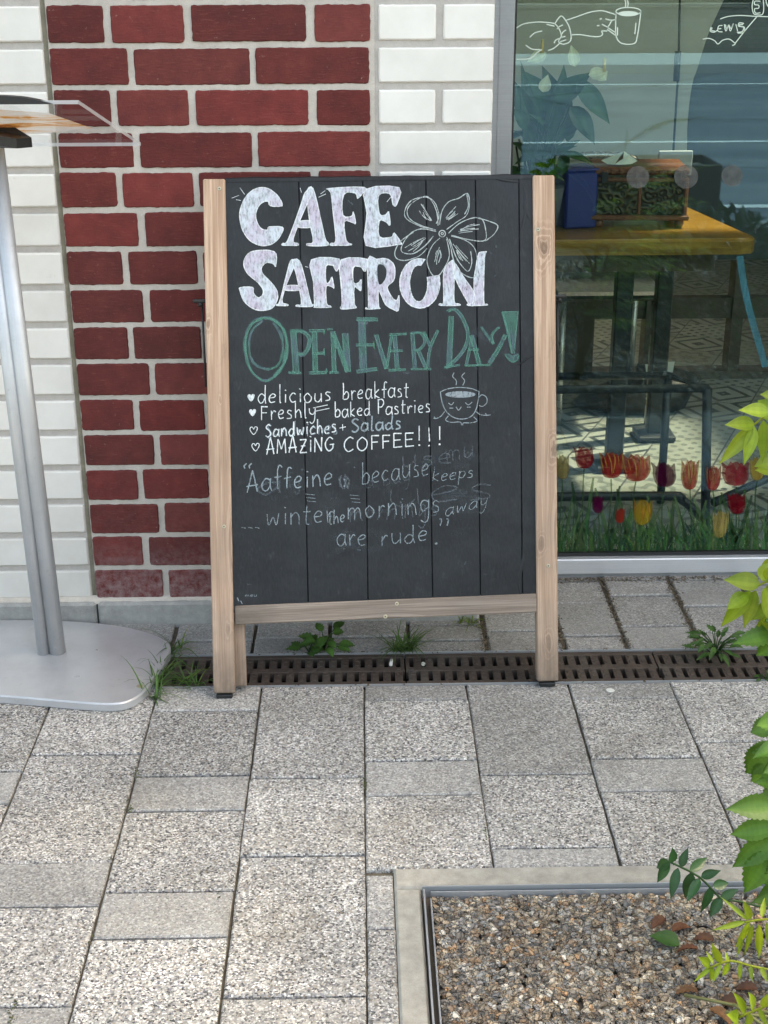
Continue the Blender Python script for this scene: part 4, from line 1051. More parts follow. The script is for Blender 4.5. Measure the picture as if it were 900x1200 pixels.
# rear frame, folded flat behind
RB = -ST-.004
def rear(a, c):
    return beam('rear_leg', a, c, .040, .022, Mt['wood'], sign)
ra = (sp(274, 805, RB)+sp(289, 804.5, RB))/2; rear(ra-AX*.006, ra-AX*.006+SU*.60)
rb = (sp(630, 794, RB)+sp(650, 793.5, RB))/2; rear(rb, rb+SU*.60)
mA, mB = ra+SU*.26, rb+SU*.26; d_ = (mB-mA).normalized()
beam('rear_rail', mA+d_*.022, mB-d_*.024, .036, .018, Mt['wood_grey'], sign)
for (px, py, s_) in ((240.5, 352, -1), (650, 347, 1)):
    b = MB(); p = sp(px, py, RB+.004); e = AX*s_
    b.box(p+e*.008-SU*.001, (.036, .010, .007), Matrix.Rotation(math.atan2(AX.y, AX.x), 3, 'Z'), .002)
    b.tube([p+e*.010-SN*.004, p+e*.010-SU*.012], .005, 8)
    b.tube([p+e*.0075-SN*.006, p+e*.005-SU*.18-SN*.006], .0026, 6)
    b.build('hinge_stay', Mt['iron'], sign)
# ---- chalk
Mt['chalk_fill'] = mat_chalk('lavender_chalk_fill', (.56, .52, .62), (.60, .66, .72), .90)
Mt['chalk_line'] = mat_chalk('white_chalk_line', (.80, .82, .83), (.74, .80, .82), .88)
Mt['chalk_faint'] = mat_chalk('faint_chalk_line', (.42, .50, .54), (.50, .56, .58), .50)
Mt['chalk_green'] = mat_chalk('green_chalk_line', (.09, .30, .19), (.13, .33, .28), .50)
Mt['chalk_bluegrey'] = mat_chalk('blue_grey_chalk_fill', (.15, .23, .27), (.10, .27, .21), .52)
def pl_(lay): 
    return lambda x, y: sp(x, y, BO+lay)
C1 = lambda *p: [(260+x/4.5, 210+y/4.5) for x, y in p]
C2 = lambda *p: [(440+x/4.5, 210+y/4.5) for x, y in p]
title = []
title.append(C1((318, 140), (300, 95), (262, 58), (215, 42), (165, 55), (125, 95), (98, 155), (95, 215), (110, 270), (145, 320), (195, 348), (245, 348), (290, 325), (318, 280), (318, 252), (250, 252), (240, 268), (210, 262), (188, 235), (180, 190), (190, 150), (215, 122), (245, 118), (256, 140)))
title.append(C1((440, 70), (465, 45), (480, 62), (440, 150), (396, 255), (375, 328), (400, 338), (398, 348), (322, 348), (320, 338), (346, 325), (400, 185), (430, 90)))
title.append(C1((452, 55), (482, 50), (515, 180), (545, 310), (560, 338), (552, 350), (455, 350), (452, 340), (480, 330), (465, 230), (452, 130)))
title.append(C1((412, 222), (466, 222), (470, 252), (400, 252)))
title.append(C1((560, 50), (750, 42), (740, 75), (715, 100), (705, 72), (642, 80), (640, 190), (685, 195), (692, 170), (705, 232), (690, 228), (645, 224), (655, 325), (685, 345), (580, 348), (575, 338), (600, 325), (588, 200), (575, 70)))
title.append([(428, 222), (467.5, 219.5), (464.5, 240), (461, 240), (457, 227), (444, 229), (444.5, 250), (452, 252), (455.5, 248), (457, 264), (452, 260), (444.5, 259), (444.5, 277.5), (459, 278), (462, 273), (469.5, 284), (467, 286.5), (429, 287.5), (430, 250)])
title.append(C1((285, 460), (270, 445), (235, 440), (210, 465), (215, 500), (260, 545), (292, 590), (292, 635), (265, 680), (215, 692), (160, 680), (115, 640), (95, 590), (95, 572), (162, 570), (165, 600), (190, 625), (212, 615), (218, 585), (190, 545), (140, 505), (118, 465), (120, 420), (150, 385), (200, 374), (250, 376), (285, 392)))
title.append(C1((362, 432), (385, 425), (390, 440), (352, 530), (326, 600), (318, 650), (345, 660), (345, 667), (290, 667), (290, 660), (305, 648), (340, 510)))
title.append(C1((372, 430), (410, 430), (440, 530), (470, 650), (482, 660), (470, 672), (395, 672), (395, 664), (420, 655), (405, 560), (388, 490)))
title.append(C1((340, 562), (408, 562), (412, 585), (330, 585)))
title.append(C1((472, 425), (618, 422), (608, 485), (595, 470), (585, 455), (548, 458), (550, 545), (570, 540), (580, 515), (592, 572), (580, 568), (550, 565), (552, 655), (570, 668), (570, 676), (490, 676), (490, 660), (482, 540)))
title.append(C1((628, 425), (766, 422), (757, 485), (740, 470), (730, 460), (692, 465), (695, 545), (720, 545), (735, 530), (732, 585), (722, 582), (697, 572), (700, 660), (708, 678), (640, 685), (625, 675), (632, 655), (628, 540)))
title.append([(431, 304.5), (441, 303.8), (452, 303), (460, 308), (463, 318), (461, 329), (454, 336.5), (459, 348), (465, 352), (467.5, 346), (467, 364), (460, 362), (452, 357), (446, 345), (443, 341), (443.5, 359), (445, 361.5), (429, 362.3), (429.5, 360.5), (432, 358)])
title.append(C2((360, 490), (400, 430), (415, 440), (416, 520), (416, 645), (440, 657), (440, 665), (340, 665), (340, 655), (360, 645)))
title.append(C2((403, 432), (425, 452), (475, 530), (522, 600), (520, 662), (490, 655), (418, 520), (412, 480)))
title.append(C2((540, 405), (548, 385), (585, 385), (575, 402), (570, 640), (585, 657), (585, 665), (490, 665), (490, 657), (516, 645), (520, 520), (535, 430)))
b = MB(); ln = MB()
for i, poly in enumerate(title):
    blob(b, poly, pl_(.0006+i*.00003), k=3); 
    for rep in range(2):
        ribbon(ln, [(x+rnd.uniform(-.35, .35), y+rnd.uniform(-.35, .35)) for x, y in poly], .75, pl_(.0013+rep*.00003), closed=True, jit=.5, k=3)
hole = [(442.5, 311.5), (449.5, 311), (453, 318), (451, 328), (444, 333)]    # counter of the R, rubbed out to the board
# O as a thick-and-thin ring, open where the flower crosses it
vs_ = []; an = [R(-20)+i*R(306)/40 for i in range(41)]
for a in an: vs_ += [pl_(.0006)(492+23.5*math.cos(a), 332+29*math.sin(a)), pl_(.0006)(490.7+10.5*math.cos(a), 332+21.5*math.sin(a))]
b.add(vs_, [(2*i, 2*i+1, 2*i+3, 2*i+2) for i in range(40)])
for rx, ry, cx in ((23.5, 29, 492), (10.5, 21.5, 490.7)): ribbon(ln, [(cx+rx*math.cos(a), 332+ry*math.sin(a)) for a in an[::2]], 1.0, pl_(.0013), jit=.5)
fill = b.build('title_lettering', Mt['chalk_fill'], board); 
for pts in (C1((120, 80), (95, 45)), C1((90, 85), (52, 100)), C1((100, 112), (75, 108)), C1((420, 70), (412, 45)), C1((510, 95), (548, 78)), C1((520, 78), (545, 60)), C1((455, 465), (440, 460)), C2((60, 120), (85, 90)), C2((105, 110), (125, 95))): ribbon(ln, pts, .8, pl_(.0009), taper=True)
ln.build('title_outline', Mt['chalk_line'], board)
b = MB(); blob(b, hole, pl_(.0016)); b.build('letter_counter', Mt['board'], board)
# flower
fl = MB()
for closed, pts in ((0, [(330, 245), (325, 180), (300, 120), (265, 90), (200, 120), (168, 160), (178, 205), (230, 240), (318, 268)]), (0, [(320, 235), (335, 190), (310, 120), (262, 95), (190, 112), (155, 165), (165, 210), (240, 250), (300, 262)]),
                    (0, [(338, 240), (350, 170), (385, 120), (440, 100), (485, 75), (496, 130), (480, 190), (430, 225), (375, 265)]), (0, [(482, 80), (490, 140), (470, 185)]),
                    (0, [(385, 285), (440, 235), (510, 205), (560, 210), (580, 260), (578, 322), (500, 320), (400, 295)]), (0, [(540, 205), (595, 220), (645, 245), (625, 290), (580, 325)]),
                    (0, [(375, 305), (395, 350), (410, 420), (440, 480), (490, 515), (528, 510), (538, 430), (520, 360), (470, 320), (400, 300)]), (0, [(390, 315), (425, 410), (460, 462), (490, 485), (508, 440), (502, 380)]),
                    (0, [(340, 310), (300, 350), (272, 420), (285, 480), (320, 517), (362, 470), (390, 400), (375, 315)]),
                    (0, [(320, 275), (240, 262), (180, 290), (140, 350), (142, 385), (200, 392), (262, 350), (305, 300)]), (0, [(200, 280), (135, 325), (103, 380), (112, 418), (160, 428), (230, 405), (272, 365)])):
    ribbon(fl, C2(*pts), 1.0, pl_(.0019), jit=.4)
ribbon(fl, C2(*[(352+17*math.cos(i*.63), 287+17*math.sin(i*.63)) for i in range(10)]), 1.1, pl_(.002), closed=True); ribbon(fl, C2(*[(352+6*math.cos(i*.9), 287+6*math.sin(i*.9)) for i in range(7)]), 1, pl_(.002), closed=True)
for (x0, y0, x1, y1) in ((310, 240, 230, 140), (345, 235, 450, 145), (400, 285, 560, 245), (395, 320, 495, 460), (345, 330, 320, 460), (290, 290, 165, 375)):
    dx, dy = x1-x0, y1-y0; L = math.hypot(dx, dy)
    for s_ in (-.5, -.25, 0, .22, .45):
        k0, k1 = rnd.uniform(.15, .4), rnd.uniform(.65, 1.0)
        P = lambda t, o: (x0+dx*t-dy/L*o*22*t*2+rnd.uniform(-5, 5), y0+dy*t+dx/L*o*22*t*2+rnd.uniform(-5, 5))
        ribbon(fl, C2(P(k0, s_), P((k0+k1)/2, s_*1.2), P(k1, s_)), .8, pl_(.002), jit=.4)
fl.build('flower_drawing', Mt['chalk_faint'].copy() if False else mat_chalk('flower_chalk', (.62, .68, .68), (.50, .58, .58), .72), board)
# green line: OPEN EVERY DAY!
G3 = lambda *p: [(270+x/5, 350+y/5) for x, y in p]; G4 = lambda *p: [(440+x/4.5, 350+y/4.5) for x, y in p]
gf = MB(); gl = MB()
def gs(pts, wd): 
    wd *= 1.15
    ribbon(gf, pts, wd, pl_(layer(.0006)), k=4, jit=.08)
    o = wd*.36
    for s_ in (-1, 1): ribbon(gl, [(x+s_*o+rnd.uniform(-.3, .3), y+rnd.uniform(-.4, .4)) if abs(pts[0][1]-pts[-1][1]) > abs(pts[0][0]-pts[-1][0])*.6 else (x+rnd.uniform(-.3, .3), y+s_*o) for x, y in pts], .85, pl_(layer(.0011)), k=4, jit=.5)
big_o = G3((190, 112), (125, 145), (90, 220), (88, 310), (120, 420), (200, 482), (275, 435), (325, 350), (330, 250), (300, 165), (245, 120), (190, 112))
ribbon(gf, big_o, 3.8, pl_(.0006), jit=.3); ribbon(gl, big_o, 1.4, pl_(.0012), jit=.5); ribbon(gl, [(x+1.2, y+.8) for x, y in big_o], .8, pl_(.0013), jit=.5)
ribbon(gf, G3((190, 128), (125, 190), (108, 290), (135, 375), (205, 412), (272, 395), (305, 320), (300, 220), (250, 140)), 3.0, pl_(.0007), jit=.3)
ribbon(gl, G3((250, 125), (310, 180), (330, 270), (310, 370)), 2.8, pl_(.0013), jit=.3)
gs(G3((368, 195), (378, 320), (385, 432)), 7); gs(G3((350, 192), (420, 192), (462, 230), (455, 290), (425, 328), (395, 322)), 4.5); gs(G3((340, 435), (415, 435)), 2.4)
gs(G3((492, 190), (498, 430)), 6); gs(G3((460, 188), (555, 188)), 3.2); gs(G3((480, 322), (552, 318)), 3); gs(G3((460, 436), (565, 432)), 3.2); ribbon(gl, G3((552, 185), (548, 212)), 1.6, pl_(.0012)); ribbon(gl, G3((548, 292), (552, 335)), 1.6, pl_(.0012)); ribbon(gl, G3((562, 408), (566, 432)), 1.6, pl_(.0012))
gs(G3((600, 190), (608, 430)), 5); gs(G3((600, 195), (688, 430)), 5); gs(G3((672, 202), (688, 430)), 7); gs(G3((578, 433), (635, 433)), 2.2); gs(G3((565, 180), (600, 178)), 1.8); ribbon(gl, G3((600, 210), (690, 428)), 1.8, pl_(.0014))
gs(G3((770, 120), (778, 420)), 7.5); gs(G3((738, 120), (865, 122)), 4); gs(G3((735, 272), (845, 270)), 3); gs(G3((738, 428), (860, 412)), 4); ribbon(gl, G3((838, 250), (846, 294)), 1.8, pl_(.0012))
gs(G4((3, 190), (58, 370)), 4.5); gs(G4((85, 190), (60, 370)), 3); gs(G4((100, 190), (115, 375)), 5); gs(G4((70, 190), (165, 186)), 2.4); gs(G4((75, 276), (145, 274)), 2.4); gs(G4((70, 378), (160, 374)), 2.6)
gs(G4((195, 180), (207, 370)), 4.5); gs(G4((185, 182), (238, 182), (262, 222), (240, 262), (205, 276)), 3.2); gs(G4((225, 272), (268, 370)), 4); gs(G4((185, 372), (295, 372)), 2)
gs(G4((255, 175), (290, 255)), 3.4); gs(G4((330, 165), (288, 260), (275, 370)), 3.4)
gs(G4((400, 92), (388, 355)), 6); gs(G4((380, 66), (420, 57), (462, 110), (488, 190), (470, 262), (425, 320), (368, 366)), 4); gs(G4((365, 362), (445, 350)), 2.4)
gs(G4((512, 190), (478, 352)), 3.2); gs(G4((508, 195), (548, 350)), 4.5); gs(G4((488, 272), (545, 268)), 2); gs(G4((470, 352), (608, 350)), 1.8)
gs(G4((558, 150), (622, 240)), 2.6); gs(G4((652, 150), (615, 190), (622, 240)), 2.6); gs(G4((685, 190), (650, 262), (600, 342)), 4.5)
blob(gf, G4((665, 68), (755, 65), (735, 290), (716, 290)), pl_(.0007), smooth=False); ribbon(gl, G4((668, 70), (700, 180), (718, 288)), 2.2, pl_(.0012)); ribbon(gl, G4((752, 68), (738, 200), (732, 288)), .9, pl_(.0012)); ribbon(gl, G4((668, 70), (752, 68)), .9, pl_(.0012))
blob(gf, G4((682, 295), (705, 290), (722, 300), (745, 288), (758, 300), (748, 322), (725, 336), (695, 318)), pl_(.0007)); ribbon(gl, G4((682, 297), (700, 318), (725, 334), (748, 322), (758, 298)), 1.6, pl_(.0012))
gf.build('green_lettering', Mt['chalk_bluegrey'], board); gl.build('green_lettering_line', Mt['chalk_green'], board)
# handwriting
GL = {
 'a': (.8, [[(.7, .85), (.35, 1), (.05, .6), (.1, .15), (.4, .02), (.7, .4)], [(.72, 1), (.7, .4), (.8, 0)]]),
 'b': (.75, [[(.1, 1.9), (.12, 1), (.1, .05)], [(.12, .6), (.4, .95), (.7, .6), (.55, .1), (.1, .05)]]),
 'c': (.65, [[(.6, .85), (.35, 1), (.05, .5), (.25, .05), (.6, .15)]]),
 'd': (.8, [[(.65, .75), (.35, .95), (.05, .5), (.2, .05), (.5, .1), (.66, .5)], [(.68, 1.9), (.66, .6), (.75, 0)]]),
 'e': (.7, [[(.08, .5), (.5, .6), (.6, .85), (.35, 1), (.06, .6), (.2, .08), (.6, .12)]]),
 'f': (.55, [[(.6, 1.75), (.4, 1.9), (.25, 1.5), (.25, 0)], [(.02, .95), (.55, 1)]]),
 'g': (.75, [[(.65, .85), (.3, 1), (.05, .6), (.25, .15), (.6, .4)], [(.66, 1), (.66, -.4), (.4, -.85), (.1, -.6)]]),
 'h': (.75, [[(.1, 1.9), (.1, 0)], [(.1, .6), (.4, 1), (.62, .7), (.66, 0)]]),
 'i': (.3, [[(.15, .95), (.17, 0)], [(.14, 1.36), (.17, 1.46)]]),
 'k': (.7, [[(.1, 1.9), (.1, 0)], [(.6, 1), (.12, .45), (.62, 0)]]),
 'l': (.3, [[(.12, 1.9), (.15, .1), (.25, 0)]]),
 'm': (1.1, [[(.08, 1), (.1, 0)], [(.1, .6), (.3, 1), (.5, .8), (.52, 0)], [(.52, .6), (.75, 1), (.95, .75), (1.0, 0)]]),
 'n': (.75, [[(.08, 1), (.1, 0)], [(.1, .6), (.4, 1), (.62, .7), (.68, 0)]]),
 'o': (.75, [[(.35, 1), (.05, .6), (.2, .05), (.55, .1), (.68, .55), (.35, 1)]]),
 'p': (.75, [[(.1, 1), (.1, -.8)], [(.1, .7), (.4, 1), (.68, .6), (.45, .1), (.1, .2)]]),
 'r': (.55, [[(.1, 1), (.12, 0)], [(.12, .55), (.35, .95), (.55, .85)]]),
 's': (.6, [[(.5, .9), (.25, 1), (.1, .75), (.45, .45), (.45, .1), (.05, .05)]]),
 't': (.55, [[(.25, 1.6), (.25, .15), (.45, 0)], [(.02, 1.05), (.52, 1.05)]]),
 'u': (.75, [[(.08, 1), (.1, .25), (.35, .02), (.62, .4)], [(.65, 1), (.68, 0)]]),
 'w': (1.0, [[(.05, 1), (.2, .05), (.48, .7), (.7, .05), (.92, 1)]]),
 'y': (.7, [[(.08, 1), (.12, .45), (.4, .3), (.62, .6)], [(.65, 1), (.6, -.4), (.35, -.85), (.1, -.6)]]),
 'A': (.95, [[(.05, 0), (.42, 1.7), (.5, 1.7), (.85, 0)], [(.0, .55), (.9, .6)]]),
 'C': (.95, [[(.85, 1.5), (.5, 1.7), (.1, 1.2), (.08, .5), (.4, .02), (.85, .25)]]),
 'E': (.85, [[(.1, 1.65), (.1, 0)], [(.1, 1.65), (.8, 1.6)], [(.1, .85), (.7, .85)], [(.1, .02), (.85, .05)]]),
 'F': (.8, [[(.1, 1.7), (.12, 0)], [(.1, 1.7), (.75, 1.65)], [(.1, .9), (.65, .9)]]),
 'G': (.95, [[(.85, 1.45), (.5, 1.7), (.1, 1.2), (.08, .5), (.4, .02), (.82, .3), (.85, .8)], [(.5, .8), (1.0, .82)]]),
 'I': (.35, [[(.18, 1.45), (.18, 0)], [(.15, 1.85), (.2, 1.95)]]),
 'M': (1.1, [[(.05, 0), (.15, 1.7)], [(.15, 1.7), (.52, .5)], [(.52, .5), (.9, 1.7)], [(.9, 1.7), (1.0, 0)]]),
 'N': (1.0, [[(.08, 0), (.1, 1.6)], [(.1, 1.6), (.8, .05)], [(.8, .05), (.85, 1.65)]]),
 'O': (1.05, [[(.5, 1.7), (.1, 1.2), (.12, .4), (.5, 0), (.9, .45), (.9, 1.2), (.5, 1.7)]]),
 'P': (.75, [[(.1, 1.7), (.12, 0)], [(.1, 1.6), (.5, 1.7), (.7, 1.3), (.5, .85), (.12, .8)]]),
 'S': (.75, [[(.65, 1.5), (.35, 1.7), (.1, 1.3), (.5, .85), (.65, .4), (.35, .0), (.05, .2)]]),
 'Z': (.9, [[(.1, 1.6), (.8, 1.6)], [(.8, 1.6), (.1, .05)], [(.1, .05), (.85, .05)], [(.2, .85), (.7, .85)]]),
 '!': (.5, [[(.25, 1.75), (.25, .5)], [(.24, .12), (.27, .02)]]), '+': (.8, [[(.4, 1.0), (.4, .2)], [(.05, .6), (.75, .6)]]), '.': (.3, [[(.12, .12), (.17, .02)]]), ' ': (.5, [])}
def write(mb, text, x0, y0, x1, y1, xh, wd, lay=.0008, slant=.0, rep=1, loose=.05):
    wd *= .80; loose *= 1.25
    gap = .2; tot = sum(GL[c][0]+gap for c in text)-gap; sx = (x1-x0)/tot; cur = 0
    for c in text:
        adv, strokes = GL[c]; jy = rnd.uniform(-.08, .08); js = rnd.uniform(.94, 1.08)
        for r_ in range(rep):
            for st in strokes:
                pts = []
                for (u_, v_) in st:
                    X = x0+(cur+u_)*sx; f = (X-x0)/(x1-x0)
                    pts.append((X+slant*v_*xh+rnd.uniform(-loose, loose)*xh*.6, y0+(y1-y0)*f-(v_*js+jy)*xh+rnd.uniform(-loose, loose)*xh*.6))
                straight = c in 'MNZEFAV' and len(pts) == 2
                ribbon(mb, pts, wd*(1.5 if len(st) == 2 and abs(st[0][1]-st[1][1]) < .15 and abs(st[0][0]-st[1][0]) < .06 else 1), pl_(layer(lay)), k=1 if straight else 5, jit=.22)
        cur += adv+gap
def heart(mb, cx, cy, s_, full):
    pts = [(cx, cy+s_), (cx-s_*.9, cy-.1*s_), (cx-s_*.8, cy-s_*.8), (cx-.3*s_, cy-s_*.85), (cx, cy-.35*s_), (cx+.35*s_, cy-s_*.95), (cx+s_*.9, cy-s_*.8), (cx+s_*.8, cy-.05*s_)]
    if full: blob(mb, pts, pl_(.0008))
    ribbon(mb, pts, .9, pl_(.0011), closed=True, k=3)
hw = MB()
heart(hw, 294.3, 466, 4, 1); heart(hw, 296, 483.5, 3.8, 1); heart(hw, 297.3, 504.6, 4.6, 0); heart(hw, 299.5, 524, 4.6, 0)
write(hw, 'delicious', 302, 472.5, 388, 470.5, 11, 1.45); write(hw, 'breakfast', 401.5, 468.5, 479, 465.5, 10.5, 1.4)
write(hw, 'Freshly', 305, 492, 370, 488.5, 9.5, 1.4); write(hw, 'baked', 392, 489.5, 434, 486.5, 9.5, 1.35); write(hw, 'Pastries', 442.5, 485.5, 504.5, 483.5, 9.2, 1.35)
ribbon(hw, [(367, 478), (384, 474.5)], .8, pl_(.0009)); ribbon(hw, [(369, 482), (386, 478.5)], .8, pl_(.0009))
write(hw, 'Sandwiches', 311, 512.5, 394, 507, 9, 1.5, rep=2); write(hw, '+', 397, 506, 406, 505, 9, 1.0)
write(hw, 'AMAZING', 312, 533, 391, 528, 9.8, 1.5, rep=2, loose=.03); write(hw, 'COFFEE', 403, 529.5, 485, 523, 9.6, 1.4, rep=2, loose=.03); write(hw, '!!!', 487, 523.5, 519, 522, 13, 1.5)
hw.build('menu_lettering', Mt['chalk_line'], board)
ft = MB(); gh = MB()
write(ft, 'Salads', 412, 506, 470, 502, 9, 1.6, rep=3, loose=.12); write(ft, 'Sandwiches', 312, 513, 395, 508, 9, 1.2, loose=.15)
for x in (287, 293): ribbon(ft, [(x+2, 543), (x-1, 546), (x, 549)], 1.6, pl_(.0009))
write(ft, 'Aaffeine', 289, 577, 390, 568.5, 13.5, 1.5, rep=2, loose=.04); write(ft, 'because', 423.5, 568.5, 503, 556, 13, 1.4, rep=1); 
write(ft, 'keeps', 506, 564.5, 554, 559.5, 8.5, 1.1, slant=.15)
write(ft, 'winter', 312, 616.5, 391, 613, 14, 1.4); write(ft, 'the', 385, 615, 404, 612, 8.5, 1.4); write(ft, 'mornings', 407, 608, 516, 600, 13.5, 1.5); write(ft, 'away', 521, 606, 570, 592, 9, 1.1, slant=.2)
write(ft, 'are', 394.5, 640.5, 429, 640, 13.5, 1.4); write(ft, 'rude', 446, 640, 501, 634, 12, 1.5)
write(ft, '.', 509, 637, 514, 637, 13, 2.2)
for x in (516, 524): ribbon(ft, [(x-1, 608), (x+1.5, 609), (x, 616)], 1.4, pl_(.0009))
for (x0, y0) in ((358, 579), (410, 580)):
    for k in range(3): ribbon(ft, [(x0+k, y0+k*4), (x0+11+k*.6, y0+1+k*4)], .6, pl_(.0008))

for k in range(7): ribbon(gh, [(397+k*1.8, 557+rnd.uniform(-2, 3)), (398+k*1.6+rnd.uniform(-3, 3), 564), (399+k*1.5, 572+rnd.uniform(-3, 3))], 1.8, pl_(layer(.0007)))
for y_ in (562, 569): ribbon(ft, [(403, y_), (404.2, y_+.8)], 2.0, pl_(.0009))
for k in range(3): ribbon(ft, [(283+k*8, 618), (288+k*8, 619)], .8, pl_(.0008))
write(ft, 'meu', 287, 699.5, 301, 699, 2.2, .5); 
ribbon(ft, [(278, 700), (280, 705)], 1.2, pl_(.0009)); ribbon(ft, [(282, 704), (284, 708)], 1.0, pl_(.0009))
ft.build('quote_lettering', mat_chalk('faint_white_chalk', (.46, .55, .59), (.36, .44, .48), .50), board)
write(gh, 'fg', 337, 572, 352, 571, 9, 1.0, loose=.1); write(gh, 'a buy', 428, 572, 480, 565, 8, 1.2, loose=.1)
write(gh, 'mu', 522, 540, 555, 536, 13, 1.6, loose=.1); write(gh, 'ues', 455, 596, 580, 586, 20, 2.0, loose=.1); write(gh, 'use', 470, 548, 530, 542, 12, 2, loose=.1)
write(gh, 'a', 300, 580, 330, 576, 14, 3, loose=.2); write(gh, 'mornings', 409, 612, 512, 604, 13, 1.6, loose=.2)
for i in range(26):
    x, y = rnd.uniform(285, 605), rnd.uniform(225, 690); ribbon(gh, [(x, y), (x+rnd.uniform(-4, 4), y+rnd.uniform(-3, 3)), (x+rnd.uniform(-6, 6), y+rnd.uniform(-3, 3))], rnd.uniform(.7, 1.8), pl_(.0007))
sm_ = MB()
for i in range(46):
    x, y = rnd.choice(((330, 570), (380, 600), (450, 570), (520, 550), (540, 590), (430, 500), (470, 610), (420, 630), (560, 400)))
    x += rnd.gauss(0, 22); y += rnd.gauss(0, 9); a_ = rnd.uniform(-.5, .5)
    if 285 < x < 595: ribbon(sm_, [(x-12*math.cos(a_), y-12*math.sin(a_)), (x, y+rnd.uniform(-2, 2)), (x+12*math.cos(a_), y+12*math.sin(a_))], rnd.uniform(5, 13), pl_(.00042+i*.000003), taper=True)
sm_.build('chalk_smudge', mat_chalk('wiped_chalk_smudge', (.12, .145, .16), (.09, .11, .125), .12, (50, 50, 50)), board)
gh.build('rubbed_out_writing', mat_chalk('rubbed_out_chalk', (.20, .235, .26), (.15, .185, .21), .34), board)
cu = MB()
Gc = G4
ribbon(cu, Gc((342, 492), (380, 476), (440, 468), (505, 474), (546, 490)), 1.0, pl_(.0009)); ribbon(cu, Gc((342, 492), (350, 540), (370, 590), (410, 625), (460, 635), (505, 620), (530, 585), (542, 530), (546, 490)), 1.1, pl_(.0009))
ribbon(cu, Gc((545, 520), (562, 507), (585, 520), (587, 548), (565, 568), (545, 562)), 1.0, pl_(.0009))
blob(cu, Gc(*[(448+80*math.cos(i*.4189), 505+17*math.sin(i*.4189)) for i in range(15)]), pl_(.0006))
for pts in (((385, 550), (400, 560), (413, 546)), ((474, 548), (490, 560), (510, 545)), ((390, 577), (410, 577)), ((482, 572), (503, 572)), ((425, 570), (438, 588), (453, 570)), ((365, 595), (345, 620), (320, 632), (306, 630)), ((310, 622), (316, 634)),
            ((530, 595), (555, 612), (585, 615), (607, 612)), ((580, 604), (588, 618)), ((385, 618), (370, 640), (400, 652), (445, 650), (455, 667)), ((518, 623), (536, 645), (500, 655), (465, 655), (460, 668)), ((415, 390), (407, 410), (426, 432), (425, 456)), ((472, 390), (455, 410), (470, 432), (460, 457))):
    ribbon(cu, Gc(*pts), 1.0, pl_(.0009))
cu.build('cup_drawing', mat_chalk('cup_chalk', (.46, .52, .55), (.38, .46, .50), .62), board)

# ================================================================ MENU STAND
Mt['plate'] = mat_metal('silver_painted_steel', (.60, .61, .63), .34, (3, 3, 3)); Mt['pole'] = mat_metal('anodised_aluminium', (.56, .58, .60), .46, (200, 200, 2))
ms = tag(empty('menu_stand', at_z(62, 765)), 'silver menu stand with a flat base plate and clear acrylic top', 'menu stand')
zt_ = .019
out = smoothpts([(-40, 728), (20, 726), (70, 727), (115, 730), (155, 736), (187, 746), (200, 757), (195, 772), (183, 792), (172, 807), (158, 818), (140, 824), (110, 824), (60, 820), (0, 815), (-80, 810), (-135, 795), (-150, 770), (-120, 740)], 4, True)
poly = [at_z(x, y, zt_).xy for x, y in out][::-1]
b = MB(); b.prism([(p.x, p.y) for p in poly], .001, zt_, .003); o = b.build('base_plate', Mt['plate'], ms)
b = MB(); p = at_z(164, 804.5, zt_); b.tube([p, p+V((0, 0, .0015)), p+V((0, 0, .002))], [.0075, .0075, .006], 14); b.build('screw', Mt['screw'], o)
YP = at_z(60, 764, zt_).y
for (xb, xt, r_, yo) in ((67.5, -7, .0185, 0), (51.5, -21.5, .0145, -.004)):
    a = at_y(xb, 764.5, YP+yo); c = at_y(xt, 168, YP+yo-.012)
    b = MB(); b.tube([V((a.x, a.y, zt_)), c], r_, 20); b.build('pole', Mt['pole'], ms)
NR, FR = at_y(92, 122, 2.60), at_y(165, 171, 2.90); WL = V((-.46, 0, 0))
pn = (FR-NR).cross(WL).normalized(); pn = pn if pn.z > 0 else -pn
Mt['acrylic'] = mat_glass('clear_acrylic', .055, (.95, .955, .955), .10); 
t = NT('frosted_acrylic_edge'); _tr = t.n('ShaderNodeBsdfTransparent'); _mx = t.n('ShaderNodeMixShader'); _mx.inputs[0].default_value = .55
t.l(_tr.outputs[0], _mx.inputs[1]); t.l(t.bsdf((.60, .61, .61), .25, 0, None, .5), _mx.inputs[2]); Mt['acrylic_edge'] = t.done(_mx.outputs[0])
b = MB(); q = [NR, FR, FR+WL, NR+WL]; b.add(q+[p+pn*.007 for p in q], [(3, 2, 1, 0), (4, 5, 6, 7)]); b.add(q+[p+pn*.007 for p in q], [(0, 1, 5, 4), (1, 2, 6, 5), (2, 3, 7, 6), (3, 0, 4, 7)], mi=1)
b.build('acrylic_sheet', [Mt['acrylic'], Mt['acrylic_edge']], ms)
def mat_menu():
    t = NT('menu_print'); co = t.coord('Object', (6, 22, 22)); f = t.noise(co, 1.3, 5, .6, .8)
    c = t.ramp(f, [(.40, (.66, .65, .63)), (.50, (.68, .56, .44)), (.56, (.62, .28, .06)), (.64, (.30, .10, .03))])
    d = t.bsdf(c, .5); tl = t.n('ShaderNodeBsdfTranslucent'); t.l(c, tl.inputs[0]); mx = t.n('ShaderNodeMixShader'); mx.inputs[0].default_value = .8; t.l(d, mx.inputs[1]); t.l(tl.outputs[0], mx.inputs[2])
    return t.done(mx.outputs[0])
e1, e2 = (FR-NR), WL
